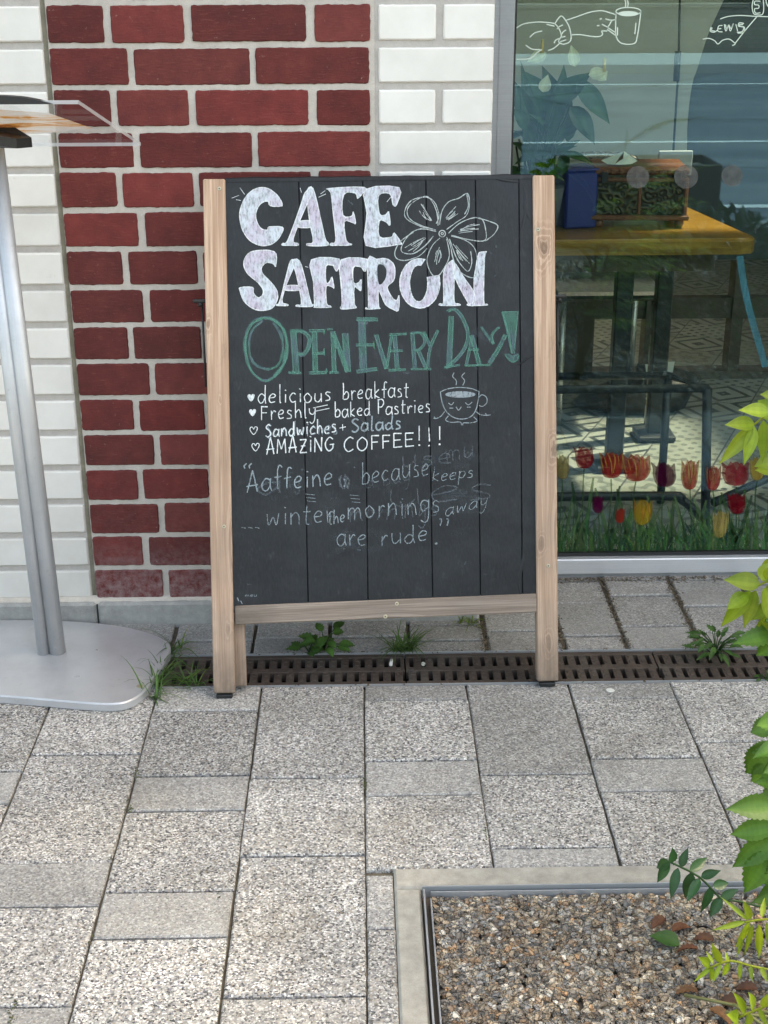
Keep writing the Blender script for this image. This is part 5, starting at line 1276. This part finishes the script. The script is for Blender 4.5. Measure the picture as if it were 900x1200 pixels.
b = MB(); o_ = pn*.009; q = [NR+e1*.30+e2*.20+o_, NR+e1*.66+e2*.12+o_, NR+e1*.80+e2*.40+o_, NR+e1*.80+e2*.92+o_, NR+e1*.15+e2*.92+o_, NR+e1*.15+e2*.5+o_]; b.add(q, [(0, 1, 2, 3, 4, 5)]); b.build('menu_card', mat_menu(), ms)
b = MB(); rim = smoothpts([at_y(62, 122, 2.597), at_y(40, 116.5, 2.597), at_y(15, 113, 2.597), at_y(-30, 112, 2.597), at_y(-160, 114, 2.597)], 4)
n = len(rim); vs_ = []
for p in [V(q_) for q_ in rim]: vs_ += [tuple(p), (p.x, p.y, at_y(30, 122.5, 2.597).z+.0005), (p.x, p.y+.02, p.z), (p.x, p.y+.02, at_y(30, 122.5, 2.597).z+.0005)]
b.add(vs_, [f for i in range(n-1) for f in ((i*4, i*4+4, i*4+5, i*4+1), (i*4, i*4+2, i*4+6, i*4+4), (i*4+2, i*4+3, i*4+7, i*4+6))]); b.build('back_rim', Mt['gasket'], ms)
b = MB(); Yk = 2.80
poly3 = [at_y(-60, 152, Yk), at_y(2, 150, Yk), at_y(38, 172.5, Yk-.02), at_y(20, 174, Yk-.06), at_y(0, 171, Yk-.08), at_y(-60, 171, Yk-.08)]; poly3b = [p+V((0, 0, .018)) for p in poly3]
b.add(poly3+poly3b, [(0, 1, 2, 3, 4, 5), (11, 10, 9, 8, 7, 6)]+[(i, (i+1) % 6, 6+(i+1) % 6, 6+i) for i in range(6)]); b.build('holder', Mt['iron'], ms)

# ================================================================ DRAIN
Mt['cast'] = NT('rusty_cast_iron').m
def mat_cast():
    t = NT('rusty_cast_iron_grate'); co = t.coord(); f = t.noise(co, 40, 6, .7)
    c = t.ramp(f, [(.3, (.045, .033, .027)), (.55, (.075, .054, .043)), (.8, (.11, .08, .06))]); c = t.mix(t.ramp(t.noise(co, 9, 5), [(.45, 0), (.75, .5)]), c, (.11, .10, .085))
    return t.done(t.bsdf(c, .7, .2, t.bump(t.noise(co, 260, 4), .4, .002), .4))
Mt['cast'] = mat_cast()
b = MB(); yc = (DR0+DR1)/2
b.add([(-3, DR0-.004, -.10), (3, DR0-.004, -.10), (3, DR1+.004, -.10), (-3, DR1+.004, -.10)], [(0, 1, 2, 3)])
b.add([(-3, DR0-.003, -.10), (3, DR0-.003, -.10), (3, DR0-.003, -.004), (-3, DR0-.003, -.004)], [(0, 1, 2, 3)]); b.add([(-3, DR1+.003, -.10), (3, DR1+.003, -.10), (3, DR1+.003, -.004), (-3, DR1+.003, -.004)], [(0, 1, 2, 3)])
struct(b.build('drain_channel', mat_plain('black_channel', (.012, .010, .008), .8)))  # darkness of the slots put into the channel colour
b = MB(); b.box((0, DR0-.0005, -.006), (6, .003, .016)); b.box((0, DR1+.001, -.006), (6, .003, .016)); struct(b.build('drain_edge', Mt['steel']))
J1 = at_z(475, 784).x; SEG = at_z(772.5, 784).x-J1
gd0, gd1 = DR0+.003, DR1-.003; GW = gd1-gd0
def grate():
    """one cast grate from x=0 to SEG: three long bars, cross bars between two rows of slots, and grip studs"""
    b = MB(); lb = .016; zt = -.001; th = .022
    x0, x1 = .0015, SEG-.0015
    ys = [(gd0, gd0+lb), (yc-lb*.6, yc+lb*.6), (gd1-lb, gd1)]
    for a, c in ys: b.box(((x0+x1)/2, (a+c)/2, zt-th/2), (x1-x0, c-a, th), bev=.001)
    npit = round(SEG/.0272); pit = (x1-x0)/npit
    for row, (ya, yb) in enumerate(((ys[0][1], ys[1][0]), (ys[1][1], ys[2][0]))):
        off = pit*.5 if row else 0
        for i in range(npit+1):
            a = x0+i*pit-off+.0048; c = a+pit-.0096
            a, c = max(a, x0), min(c, x1)
            if c-a < .003: continue
            b.box(((a+c)/2, (ya+yb)/2, zt-th/2-.0004), (c-a, yb-ya, th-.001), bev=.0006)
            if c-a > .01:
                for yy in (ya+.012, yb-.012): b.box(((a+c)/2, yy, zt-.0006), (.0085, .010, .0022), bev=.0009)
    for i in range(npit): b.box((x0+(i+.5)*pit, yc, zt+.0000), (.009, .008, .002), bev=.0008)
    return b
g0 = grate().build('drain_grate', Mt['cast'])
tag(g0, 'rusty cast iron drain grate under the middle of the chalkboard, cigarette end on it', 'drain grate', 'slotted drain grates in the pavement')
g0.location.x = J1-SEG
for k, lab in ((1, 'rusty cast iron drain grate behind the right foot of the chalkboard'), (2, 'rusty cast iron drain grate at the right edge, leafy weed growing on it'), (-1, 'rusty cast iron drain grate with long grass on it beside the silver base plate'), (-2, 'rusty cast iron drain grate hidden behind the silver base plate'), (3, 'rusty cast iron drain grate to the right of the one with the leafy weed')):
    o = g0.copy(); C.objects.link(o); o.location.x = J1+(k-1)*SEG; o['label'] = lab
g0['label'] = 'rusty cast iron drain grate under the left half of the chalkboard'

# ================================================================ SMALL THINGS ON THE GROUND
b = MB(); p = at_z(458, 779, .004); b.tube([p, p+V((.002, .022, .0))], .0038, 8, col=(.62, .60, .55)); b.tube([p+V((.002, .0221, 0)), p+V((.0026, .028, 0))], .0035, 8, col=(.12, .11, .10))
Mt['vc'] = mat_vcol('small_litter', .8, .15, 150)
tag(b.build('cigarette_end', Mt['vc']), 'pale cigarette end lying on the drain grate under the board', 'litter')
b = MB(); p = at_z(496, 778, .003); b.add([p+rr*V((.0055, .008, .005)) if False else p+V((v.x*.005, v.y*.007, v.z*.004)) for v in sv], sf, (.70, .68, .60), smooth=True); tag(b.build('pebble', Mt['vc']), 'white pebble lying on the drain grate right of the cigarette end', 'pebble')
b = MB(); p = at_z(715, 809, .0018); b.tube([p, p+V((0, 0, .001))], [.010, .008], 12, col=(.62, .62, .58)); tag(b.build('chewing_gum', Mt['vc']), 'round white blob of trodden gum on the slab in front of the drain', 'gum')
# weeds
Mt['grass'] = mat_leaf('grass_blade', (.05, .12, .03), (.10, .19, .05), .3, .5); Mt['weed'] = mat_leaf('weed_leaf', (.035, .09, .025), (.07, .15, .04), .3, .5)
def blade(mb, p, d, L, w_, bend, col):
    d = V(d).normalized(); side = d.cross(V((0, 0, 1))); side = side.normalized() if side.length > .05 else V((1, 0, 0)); n = 6; vs_ = []; p = V(p)
    for i in range(n+1):
        t = i/n; ww = w_*(1-t**1.6)*.5+.0002; vs_ += [p+side*ww, p-side*ww]
        d2 = (d-V((0, 0, 1))*bend*t).normalized(); p = p+d2*(L/n)
        if p.z < .002: p.z = .002
    mb.add(vs_, [(2*i, 2*i+1, 2*i+3, 2*i+2) for i in range(n)], col, 0, True)
def tuft(name, pts, n, L, label, spread=1.0, dirb=(0, 0, 0), dry=0.0):
    b = MB()
    for i in range(n):
        px, py = rnd.choice(pts); p = at_z(px+rnd.gauss(0, 3), py+rnd.gauss(0, 1.5), 0)
        a = rnd.random()*6.28; d = V((math.cos(a)*spread, math.sin(a)*spread, rnd.uniform(.4, 1.3)))+V(dirb)
        q = rnd.uniform(.6, 1.3); col = (q*2.2, q*1.5, q*.9) if rnd.random() < dry else (q, q, q)
        blade(b, p, d, L*rnd.uniform(.4, 1.1), rnd.uniform(.0022, .0042), rnd.uniform(.3, 1.5), col)
    return tag(b.build(name, Mt['grass']), label, 'grass')
tuft('grass_tuft', [(188, 800), (192, 788), (200, 770), (184, 806), (178, 818), (205, 760)], 75, .10, 'long grass tuft growing along the edge of the silver base plate', .9, (.5, -.1, 0), .06)
tuft('grass_tuft', [(222, 800), (232, 801), (215, 801)], 30, .08, 'short spreading grass tuft on the drain grate left of the wooden foot', 1.2, (0, 0, 0), .1)
tuft('grass_tuft', [(474, 762), (480, 762), (468, 763)], 85, .085, 'dark green grass tuft behind the drain under the middle of the board', 1.0, (0, 0, .2), .03)
tuft('grass_tuft', [(540, 730), (552, 729)], 22, .05, 'dry straw coloured grass wisp under the right end of the wooden rail', 1.0, (0, 0, 0), .9)
def leafy(name, px, py, n, L, W, H, label, serr=.12, col=1.0, spread=1.0):
    b = MB(); r0 = at_z(px, py)
    e = tag(empty(name, r0), label, 'weed'); s_ = MB()
    for i in range(n):
        a = i*2.4+rnd.uniform(-.3, .3); h = H*rnd.uniform(.25, 1)
        p = r0+V((math.cos(a)*.03*spread*rnd.uniform(.4, 1.2), math.sin(a)*.03*spread*rnd.uniform(.4, 1.2), h))
        s_.tube([r0, (r0+p)/2+V((0, 0, .01)), p], [.0016, .0013, .001], 5)
        q = col*rnd.uniform(.6, 1.3); leaflet(b, p, (math.cos(a), math.sin(a), rnd.uniform(-.2, .4)), (0, -.35, 1), L*rnd.uniform(.7, 1.2), W*rnd.uniform(.8, 1.2), rnd.uniform(.2, .8), serr, (q, q, q*.8), 5)
    b.build('foliage', Mt['weed'], e); s_.build('stem', Mt['weed'], e)
leafy('weed', 380, 762, 14, .034, .023, .045, 'broad leaved green weed behind the drain, left of the dark grass tuft', .1, 1.3)
leafy('weed', 362, 764, 6, .030, .020, .025, 'small leafed weed seedling just left of the broad leaved weed', .1, 1.3, .8)
leafy('weed', 838, 768, 34, .038, .011, .055, 'bushy narrow leaved weed on the drain grate at the right', .2, 1.0, 1.5)
leafy('weed', 897, 797, 7, .018, .010, .012, 'tiny weed at the front edge of the drain near the right edge', .1, 1.2, .6)
b = MB()
for (px, py, n) in ((428, 918, 26), (152, 943, 20), (160, 908, 14), (12, 1192, 16), (108, 1097, 8), (568, 977, 8), (255, 1040, 6), (18, 1180, 10), (745, 935, 6)):
    for i in range(n):
        p = at_z(px+rnd.gauss(0, 2), py+rnd.gauss(0, 5), 0); s_ = rnd.uniform(.0015, .004); q = rnd.uniform(.5, 1.2)
        b.add([p+V((rnd.uniform(-1, 1), rnd.uniform(-1, 1), rnd.uniform(-.3, 1)))*s_ for _ in range(5)], [(0, 1, 2), (0, 2, 3), (0, 3, 4), (1, 2, 4), (1, 3, 4)], (.10*q, .115*q, .045*q))
o = b.build('moss', Mt['vc']); o['kind'] = 'stuff'; o['label'] = 'specks of green moss in the slab joints'; o['category'] = 'moss'
# fallen leaves on the gravel
Mt['dryleaf'] = mat_vcol('dry_leaf', .7, .3, 90)
fl_ = [(800, 1088, 40, 'rust brown fallen leaf on the gravel below the dark green frond'), (804, 1112, 36, 'dark red fallen leaf lying lengthwise on the gravel right of the green leaf'), (822, 1100, 34, 'orange brown fallen leaf on the gravel left of the lime fronds'),
       (770, 1082, 34, 'curled brown fallen leaf on the gravel, leftmost of the fallen leaves'), (803, 1162, 38, 'brown fallen leaf on the gravel near the bottom of the bed'), (858, 1175, 42, 'orange fallen leaf at the foot of the lime plant'), (872, 1158, 34, 'tan fallen leaf under the lime fronds near the right edge'), (845, 1190, 40, 'dark orange fallen leaf at the bottom right of the gravel bed')]
for px, py, s_, lab in fl_:
    b = MB(); p = at_z(px, py, .004); a = rnd.random()*6.28; q = rnd.uniform(.7, 1.2)
    leaflet(b, p-V((math.cos(a), math.sin(a), 0))*.02, (math.cos(a), math.sin(a), .25), (rnd.uniform(-.4, .4), rnd.uniform(-.4, .4), 1), s_/1000*1.1, s_/1000*.55, 1.0, .08, rnd.choice(((.15*q, .055*q, .025*q), (.10*q, .04*q, .02*q), (.20*q, .095*q, .04*q))), 6, .5)
    tag(b.build('fallen_leaf', Mt['dryleaf']), lab, 'leaf', 'dry leaves fallen on the gravel')
b = MB(); leaflet(b, at_z(796, 1107, .006), (-.9, .35, .3), (.2, -.3, 1), .05, .032, .6, 0, (.9, 1.0, .9), 8, .3); tag(b.build('fallen_leaf', Mt['weed']), 'single dull green leaf lying on the gravel among brown leaves', 'leaf')

# ================================================================ PLANTS AT THE RIGHT EDGE
Mt['lime'] = mat_leaf('lime_leaf', (.20, .30, .03), (.30, .38, .045), .42, .38); Mt['mid'] = mat_leaf('green_serrated_leaf', (.07, .17, .025), (.12, .24, .04), .35, .4); Mt['dark'] = mat_leaf('dark_green_leaf', (.018, .065, .022), (.035, .10, .035), .25, .32)
Mt['stem'] = mat_plain('green_brown_stem', (.12, .12, .04), .6)
def spray(name, par, mat, lst, Y, serr, rach, fold=.3, wk=1.0, dz=0.05):
    b = MB()
    P = lambda px, py, k=0: at_y(px, py, Y+k)
    if rach: b.tube(smoothpts([tuple(P(*r_)) for r_ in rach], 3), .0016, 6, col=(1.2, .95, .8))
    for (x0, y0, x1, y1, w_) in lst:
        k = rnd.uniform(-dz, dz)*.5; a = P(x0, y0); c = P(x1, y1, k); d = c-a; S = d.length/max(1, math.hypot(x1-x0, y1-y0))
        q = rnd.uniform(.75, 1.25)
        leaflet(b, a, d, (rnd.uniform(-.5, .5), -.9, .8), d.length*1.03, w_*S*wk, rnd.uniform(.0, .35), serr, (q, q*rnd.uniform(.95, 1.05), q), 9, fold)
    return b.build(name, mat, par)
rowan = tag(empty('rowan_shrub', (.74, 1.62, 0)), 'tall leafy shrub with bright serrated leaves reaching in from the right edge', 'shrub')
K = lambda s, ox, oy: (lambda *p: [(ox+a/s, oy+b_/s, ox+c/s, oy+d/s, w_) for a, b_, c, d, w_ in p])
KA = K(3.53, 740, 440); KB_ = K(3.156, 740, 820)
spray('frond', rowan, Mt['lime'], KA((570, 150, 450, 140, 16), (510, 202, 394, 198, 17), (502, 208, 368, 368, 18), (508, 212, 468, 368, 16), (545, 185, 542, 360, 15), (600, 175, 590, 340, 15), (600, 140, 520, 100, 15)), 1.98, .0, [(915, 474), (899, 485), (882, 499)])
spray('frond', rowan, Mt['lime'], KA((530, 862, 390, 840, 22), (540, 850, 590, 770, 22), (480, 905, 395, 965, 19), (490, 890, 372, 1042, 20), (515, 890, 466, 1042, 17), (545, 880, 580, 1015, 20), (560, 850, 640, 800, 22)), 1.90, .0, [(925, 672), (893, 684), (880, 692)])
spray('frond', rowan, Mt['mid'], KA((600, 1065, 425, 1105, 24), (610, 1085, 515, 1165, 22), (620, 1060, 560, 1010, 20)), 1.92, .08, [(920, 740), (908, 745)])
spray('frond', rowan, Mt['mid'], KB_((520, 90, 440, 122, 24), (520, 175, 415, 280, 28), (530, 180, 425, 185, 18), (530, 255, 440, 305, 26)), 1.80, .06, [(915, 850), (905, 880), (908, 905)])
spray('frond', rowan, Mt['mid'], KB_((530, 395, 360, 402, 27), (530, 470, 358, 497, 26), (525, 520, 375, 618, 27), (505, 560, 412, 722, 28), (525, 560, 500, 700, 24)), 1.68, .05, [(925, 940), (908, 960), (906, 1000)], .4)
for (mt_, ya_, yb_, n_, Y_, sr_) in (('mid', 845, 1055, 16, 1.74, .05), ('lime', 455, 560, 6, 2.0, 0), ('lime', 655, 745, 7, 1.93, 0)):
    ls_ = []
    for i in range(n_):
        y_ = ya_+(yb_-ya_)*(i+rnd.random())/n_; ls_.append((910+rnd.uniform(-2, 10), y_, 888+rnd.uniform(-8, 8), y_+rnd.uniform(-10, 22), rnd.uniform(14, 22)))
    spray('frond', rowan, Mt[mt_], ls_, Y_, sr_, [(922, ya_), (911, (ya_+yb_)/2), (912, yb_)], .35)
dk = tag(empty('dark_leaved_plant', (.70, 1.50, 0)), 'low plant with dark green arching frond hanging over the gravel', 'plant')
spray('frond', dk, Mt['dark'], KB_((150, 602, 152, 548, 9), (183, 618, 208, 548, 10), (215, 632, 280, 584, 10), (258, 655, 328, 632, 11), (300, 690, 362, 676, 11), (330, 735, 395, 700, 11), (142, 602, 92, 678, 10), (172, 622, 144, 738, 12), (222, 638, 198, 742, 12), (252, 660, 206, 745, 11), (292, 690, 262, 792, 12), (332, 732, 290, 804, 13), (142, 600, 92, 622, 9)), 1.62, 0, [(905, 1066), (865, 1056), (845, 1053), (820, 1028), (785, 1010)], .35)
lm = tag(empty('lime_fern_plant', (.66, 1.40, 0)), 'low plant with lime green feathery fronds at the bottom right corner', 'plant')
spray('frond', lm, Mt['lime'], KB_((300, 985, 226, 1046, 7), (290, 982, 248, 952, 7), (302, 978, 278, 928, 7), (330, 972, 298, 905, 8), (355, 970, 350, 932, 7), (300, 986, 294, 1050, 7), (330, 976, 300, 1048, 8), (362, 972, 334, 1030, 8), (400, 972, 402, 1042, 8), (440, 980, 446, 1044, 8), (480, 990, 500, 1040, 8)), 1.47, 0, [(905, 1137), (880, 1132), (855, 1126), (830, 1135)], .3, .72)
spray('frond', lm, Mt['lime'], KB_((430, 815, 336, 730, 9), (440, 812, 418, 748, 8), (482, 805, 492, 733, 9), (420, 820, 302, 852, 10), (432, 820, 388, 922, 9), (400, 880, 398, 965, 9), (446, 830, 420, 948, 9), (472, 830, 472, 965, 9), (500, 825, 520, 945, 9), (520, 815, 540, 740, 9)), 1.52, 0, [(920, 1076), (890, 1078), (872, 1081)], .3, .68)
spray('frond', lm, Mt['lime'], KB_((420, 1160, 392, 1088, 9), (450, 1145, 440, 1085, 8), (430, 1160, 432, 1240, 9), (390, 1178, 345, 1255, 9), (470, 1140, 505, 1215, 9), (480, 1135, 520, 1080, 9), (395, 1178, 360, 1165, 8)), 1.42, 0, [(920, 1170), (890, 1182), (864, 1193)], .3, .72)
def frond(par, mat, p0, p1, sag, pairs, L, W, serr):
    b = MB(); p0, p1 = V(p0), V(p1); N = pairs+1
    pt = lambda t: p0.lerp(p1, t)+V((0, 0, 1))*(sag*math.sin(math.pi*t*.9))
    b.tube([tuple(pt(i/8)) for i in range(9)], [.0022-.0013*i/8 for i in range(9)], 5, col=(1.2, .95, .8))
    d = (p1-p0).normalized(); sd_ = d.cross(V((0, 0, 1))).normalized()
    for i in range(1, N):
        t = .25+.72*i/N; q = rnd.uniform(.7, 1.3)
        for s_ in (-1, 1): leaflet(b, pt(t), sd_*s_+d*.55+V((0, 0, -.15)), (0, 0, 1), L*rnd.uniform(.8, 1.1)*(1-.35*abs(t-.55)), W, rnd.uniform(.1, .5), serr, (q, q, q), 6)
    leaflet(b, pt(1), d, (0, 0, 1), L, W, .4, serr, (1, 1, 1), 6)
    b.build('frond', mat, par)
st_ = MB()
for (tx, ty, tz_) in ((.86, 1.95, .95), (.80, 1.80, .62), (.74, 1.62, .35), (.95, 1.70, .8), (1.0, 1.5, .55), (.9, 1.3, .4)):
    st_.tube(smoothpts([(.78, 1.6, -.02), ((.78+tx)/2+.03, (1.6+ty)/2, tz_*.55), (tx, ty, tz_)], 4), [.006-.004*i/8 for i in range(9)], 7)
    for k in range(7):
        a = rnd.uniform(-1.2, 1.9); f = rnd.uniform(.45, 1); p = V((.78+(tx-.78)*f, 1.6+(ty-1.6)*f, tz_*f)); e = p+V((math.cos(a)*.2+.06, math.sin(a)*.2-.02, rnd.uniform(-.02, .12)))
        if e.x < .8: e.x = .8+rnd.random()*.05
        frond(rowan, Mt['lime'] if rnd.random() < .6 else Mt['mid'], p, e, .03, 5, .055, .022, .08)
for (px, py, Y) in ((915, 474, 1.98), (925, 672, 1.90), (920, 740, 1.92), (915, 850, 1.80), (925, 940, 1.68), (922, 845, 1.74), (922, 455, 2.0), (922, 655, 1.93)):
    e = at_y(px, py, Y); m_ = V((.80, 1.6+(Y-1.6)*.6, e.z*.75))
    st_.tube(smoothpts([(.78, 1.6, -.02), tuple(m_), tuple(e)], 5), [.0045-.0003*i for i in range(11)], 6)
st_.build('stem', Mt['stem'], rowan)
st_ = MB()
for e in ((.46, 1.62, .07), (.50, 1.55, .10)): st_.tube(smoothpts([(.70, 1.50, -.02), (.64, 1.53, .08), e], 4), .0025, 6)
st_.build('stem', Mt['stem'], dk)
st_ = MB()
for e in ((.50, 1.47, .08), (.50, 1.52, .14), (.50, 1.42, .06)): st_.tube(smoothpts([(.66, 1.40, -.02), (.60, 1.43, .10), e], 4), .0025, 6)
st_.build('stem', Mt['stem'], lm)

# ================================================================ STREET TREES (outside the frame, their crowns dapple the paving)
rnd = random.Random(TREE_SEED)
Mt['bark'] = mat_plain('tree_bark', (.13, .10, .075), .9, 0, .3, 14, .5); Mt['crown'] = mat_leaf('street_tree_leaf', (.05, .11, .025), (.08, .15, .035), .3, .5)
tree = tag(empty('street_tree', (4.1, .9, 0)), 'street tree standing right of the picture, shading the paving', 'tree', 'street trees along the pavement')
b = MB(); b.tube(smoothpts([(4.1, .9, -.05), (4.12, .92, 1.6), (4.05, 1.0, 3.6), (4.1, 1.5, 6.8)], 4), [.15-.009*i for i in range(13)], 12)
for i in range(14):
    a = i*2.4; z = 4.2+i*.2; b.tube(smoothpts([(4.07, 1.1+i*.02, z), (4.07+math.cos(a)*1.0, 1.4+math.sin(a)*.9, z+.7), (4.1+math.cos(a)*2.2, 1.7+math.sin(a)*1.8, z+1.1)], 3), [.045-.006*j for j in range(7)], 7)
b.build('trunk', Mt['bark'], tree)
b = MB()
for k in range(TREE_CLUMPS):
    u_ = V((rnd.gauss(0, 1), rnd.gauss(0, 1), rnd.gauss(0, 1))).normalized()*rnd.random()**.4
    c_ = V((4.1+u_.x*2.7, 2.0+u_.y*2.3, 6.5+u_.z*1.3)); r_ = rnd.uniform(.22, .55)
    hy = c_.y-.172*c_.z
    if hy < 2.0 and rnd.random() < THIN: continue      # crown thinned so more sun reaches the near paving
    for i in range(int(260*r_)):
        v_ = V((rnd.gauss(0, 1), rnd.gauss(0, 1), rnd.gauss(0, 1))).normalized()*r_*rnd.random()**.5; p = c_+v_
        a = rnd.random()*6.28; q = rnd.uniform(.6, 1.3)
        leaflet(b, p, (math.cos(a), math.sin(a), rnd.uniform(-.6, .3)), (rnd.uniform(-.6, .6), rnd.uniform(-.6, .6), 1), rnd.uniform(.09, .14), rnd.uniform(.05, .075), .4, 0, (q, q, q), 2)
b.build('crown', Mt['crown'], tree)
for dx, dy, lab in ((4.9, -.3, 'street tree further along the pavement to the right'), (-7.4, -1.6, 'street tree further along the pavement to the left')):
    t2 = tree.copy(); C.objects.link(t2); t2.location += V((dx, dy, 0)); t2['label'] = lab
    for ch in list(tree.children):
        c2 = ch.copy(); C.objects.link(c2); c2.parent = t2; c2.matrix_parent_inverse = ch.matrix_parent_inverse.copy()

# shrub added in the bed outside the frame to darken the lower glass reflection
ev = tag(empty('added_shrub', (1.45, .75, 0)), 'dense dark shrub added out of view to darken the reflection in the lower glass', 'shrub')
b = MB()
for i in range(2600):
    u_ = V((rnd.gauss(0, 1), rnd.gauss(0, 1), abs(rnd.gauss(0, 1)))).normalized()*(.55+.45*rnd.random())
    p = V((1.5+u_.x*.58, .55+u_.y*.75, .02+u_.z*.42)); q = rnd.uniform(.5, 1.3)
    leaflet(b, p, u_+V((rnd.uniform(-.6, .6), rnd.uniform(-.6, .6), rnd.uniform(-.4, .4))), (rnd.uniform(-.5, .5), rnd.uniform(-.5, .5), 1), rnd.uniform(.05, .08), rnd.uniform(.025, .035), .3, 0, (q, q, q), 3)
b.build('foliage', Mt['dark'], ev)
b = MB()
for i in range(7): b.tube([(1.5+rnd.uniform(-.1, .1), .55+rnd.uniform(-.1, .1), -.03), (1.5+rnd.uniform(-.4, .4), .55+rnd.uniform(-.5, .5), .3)], [.012, .005], 6)
b.build('stem', Mt['stem'], ev)
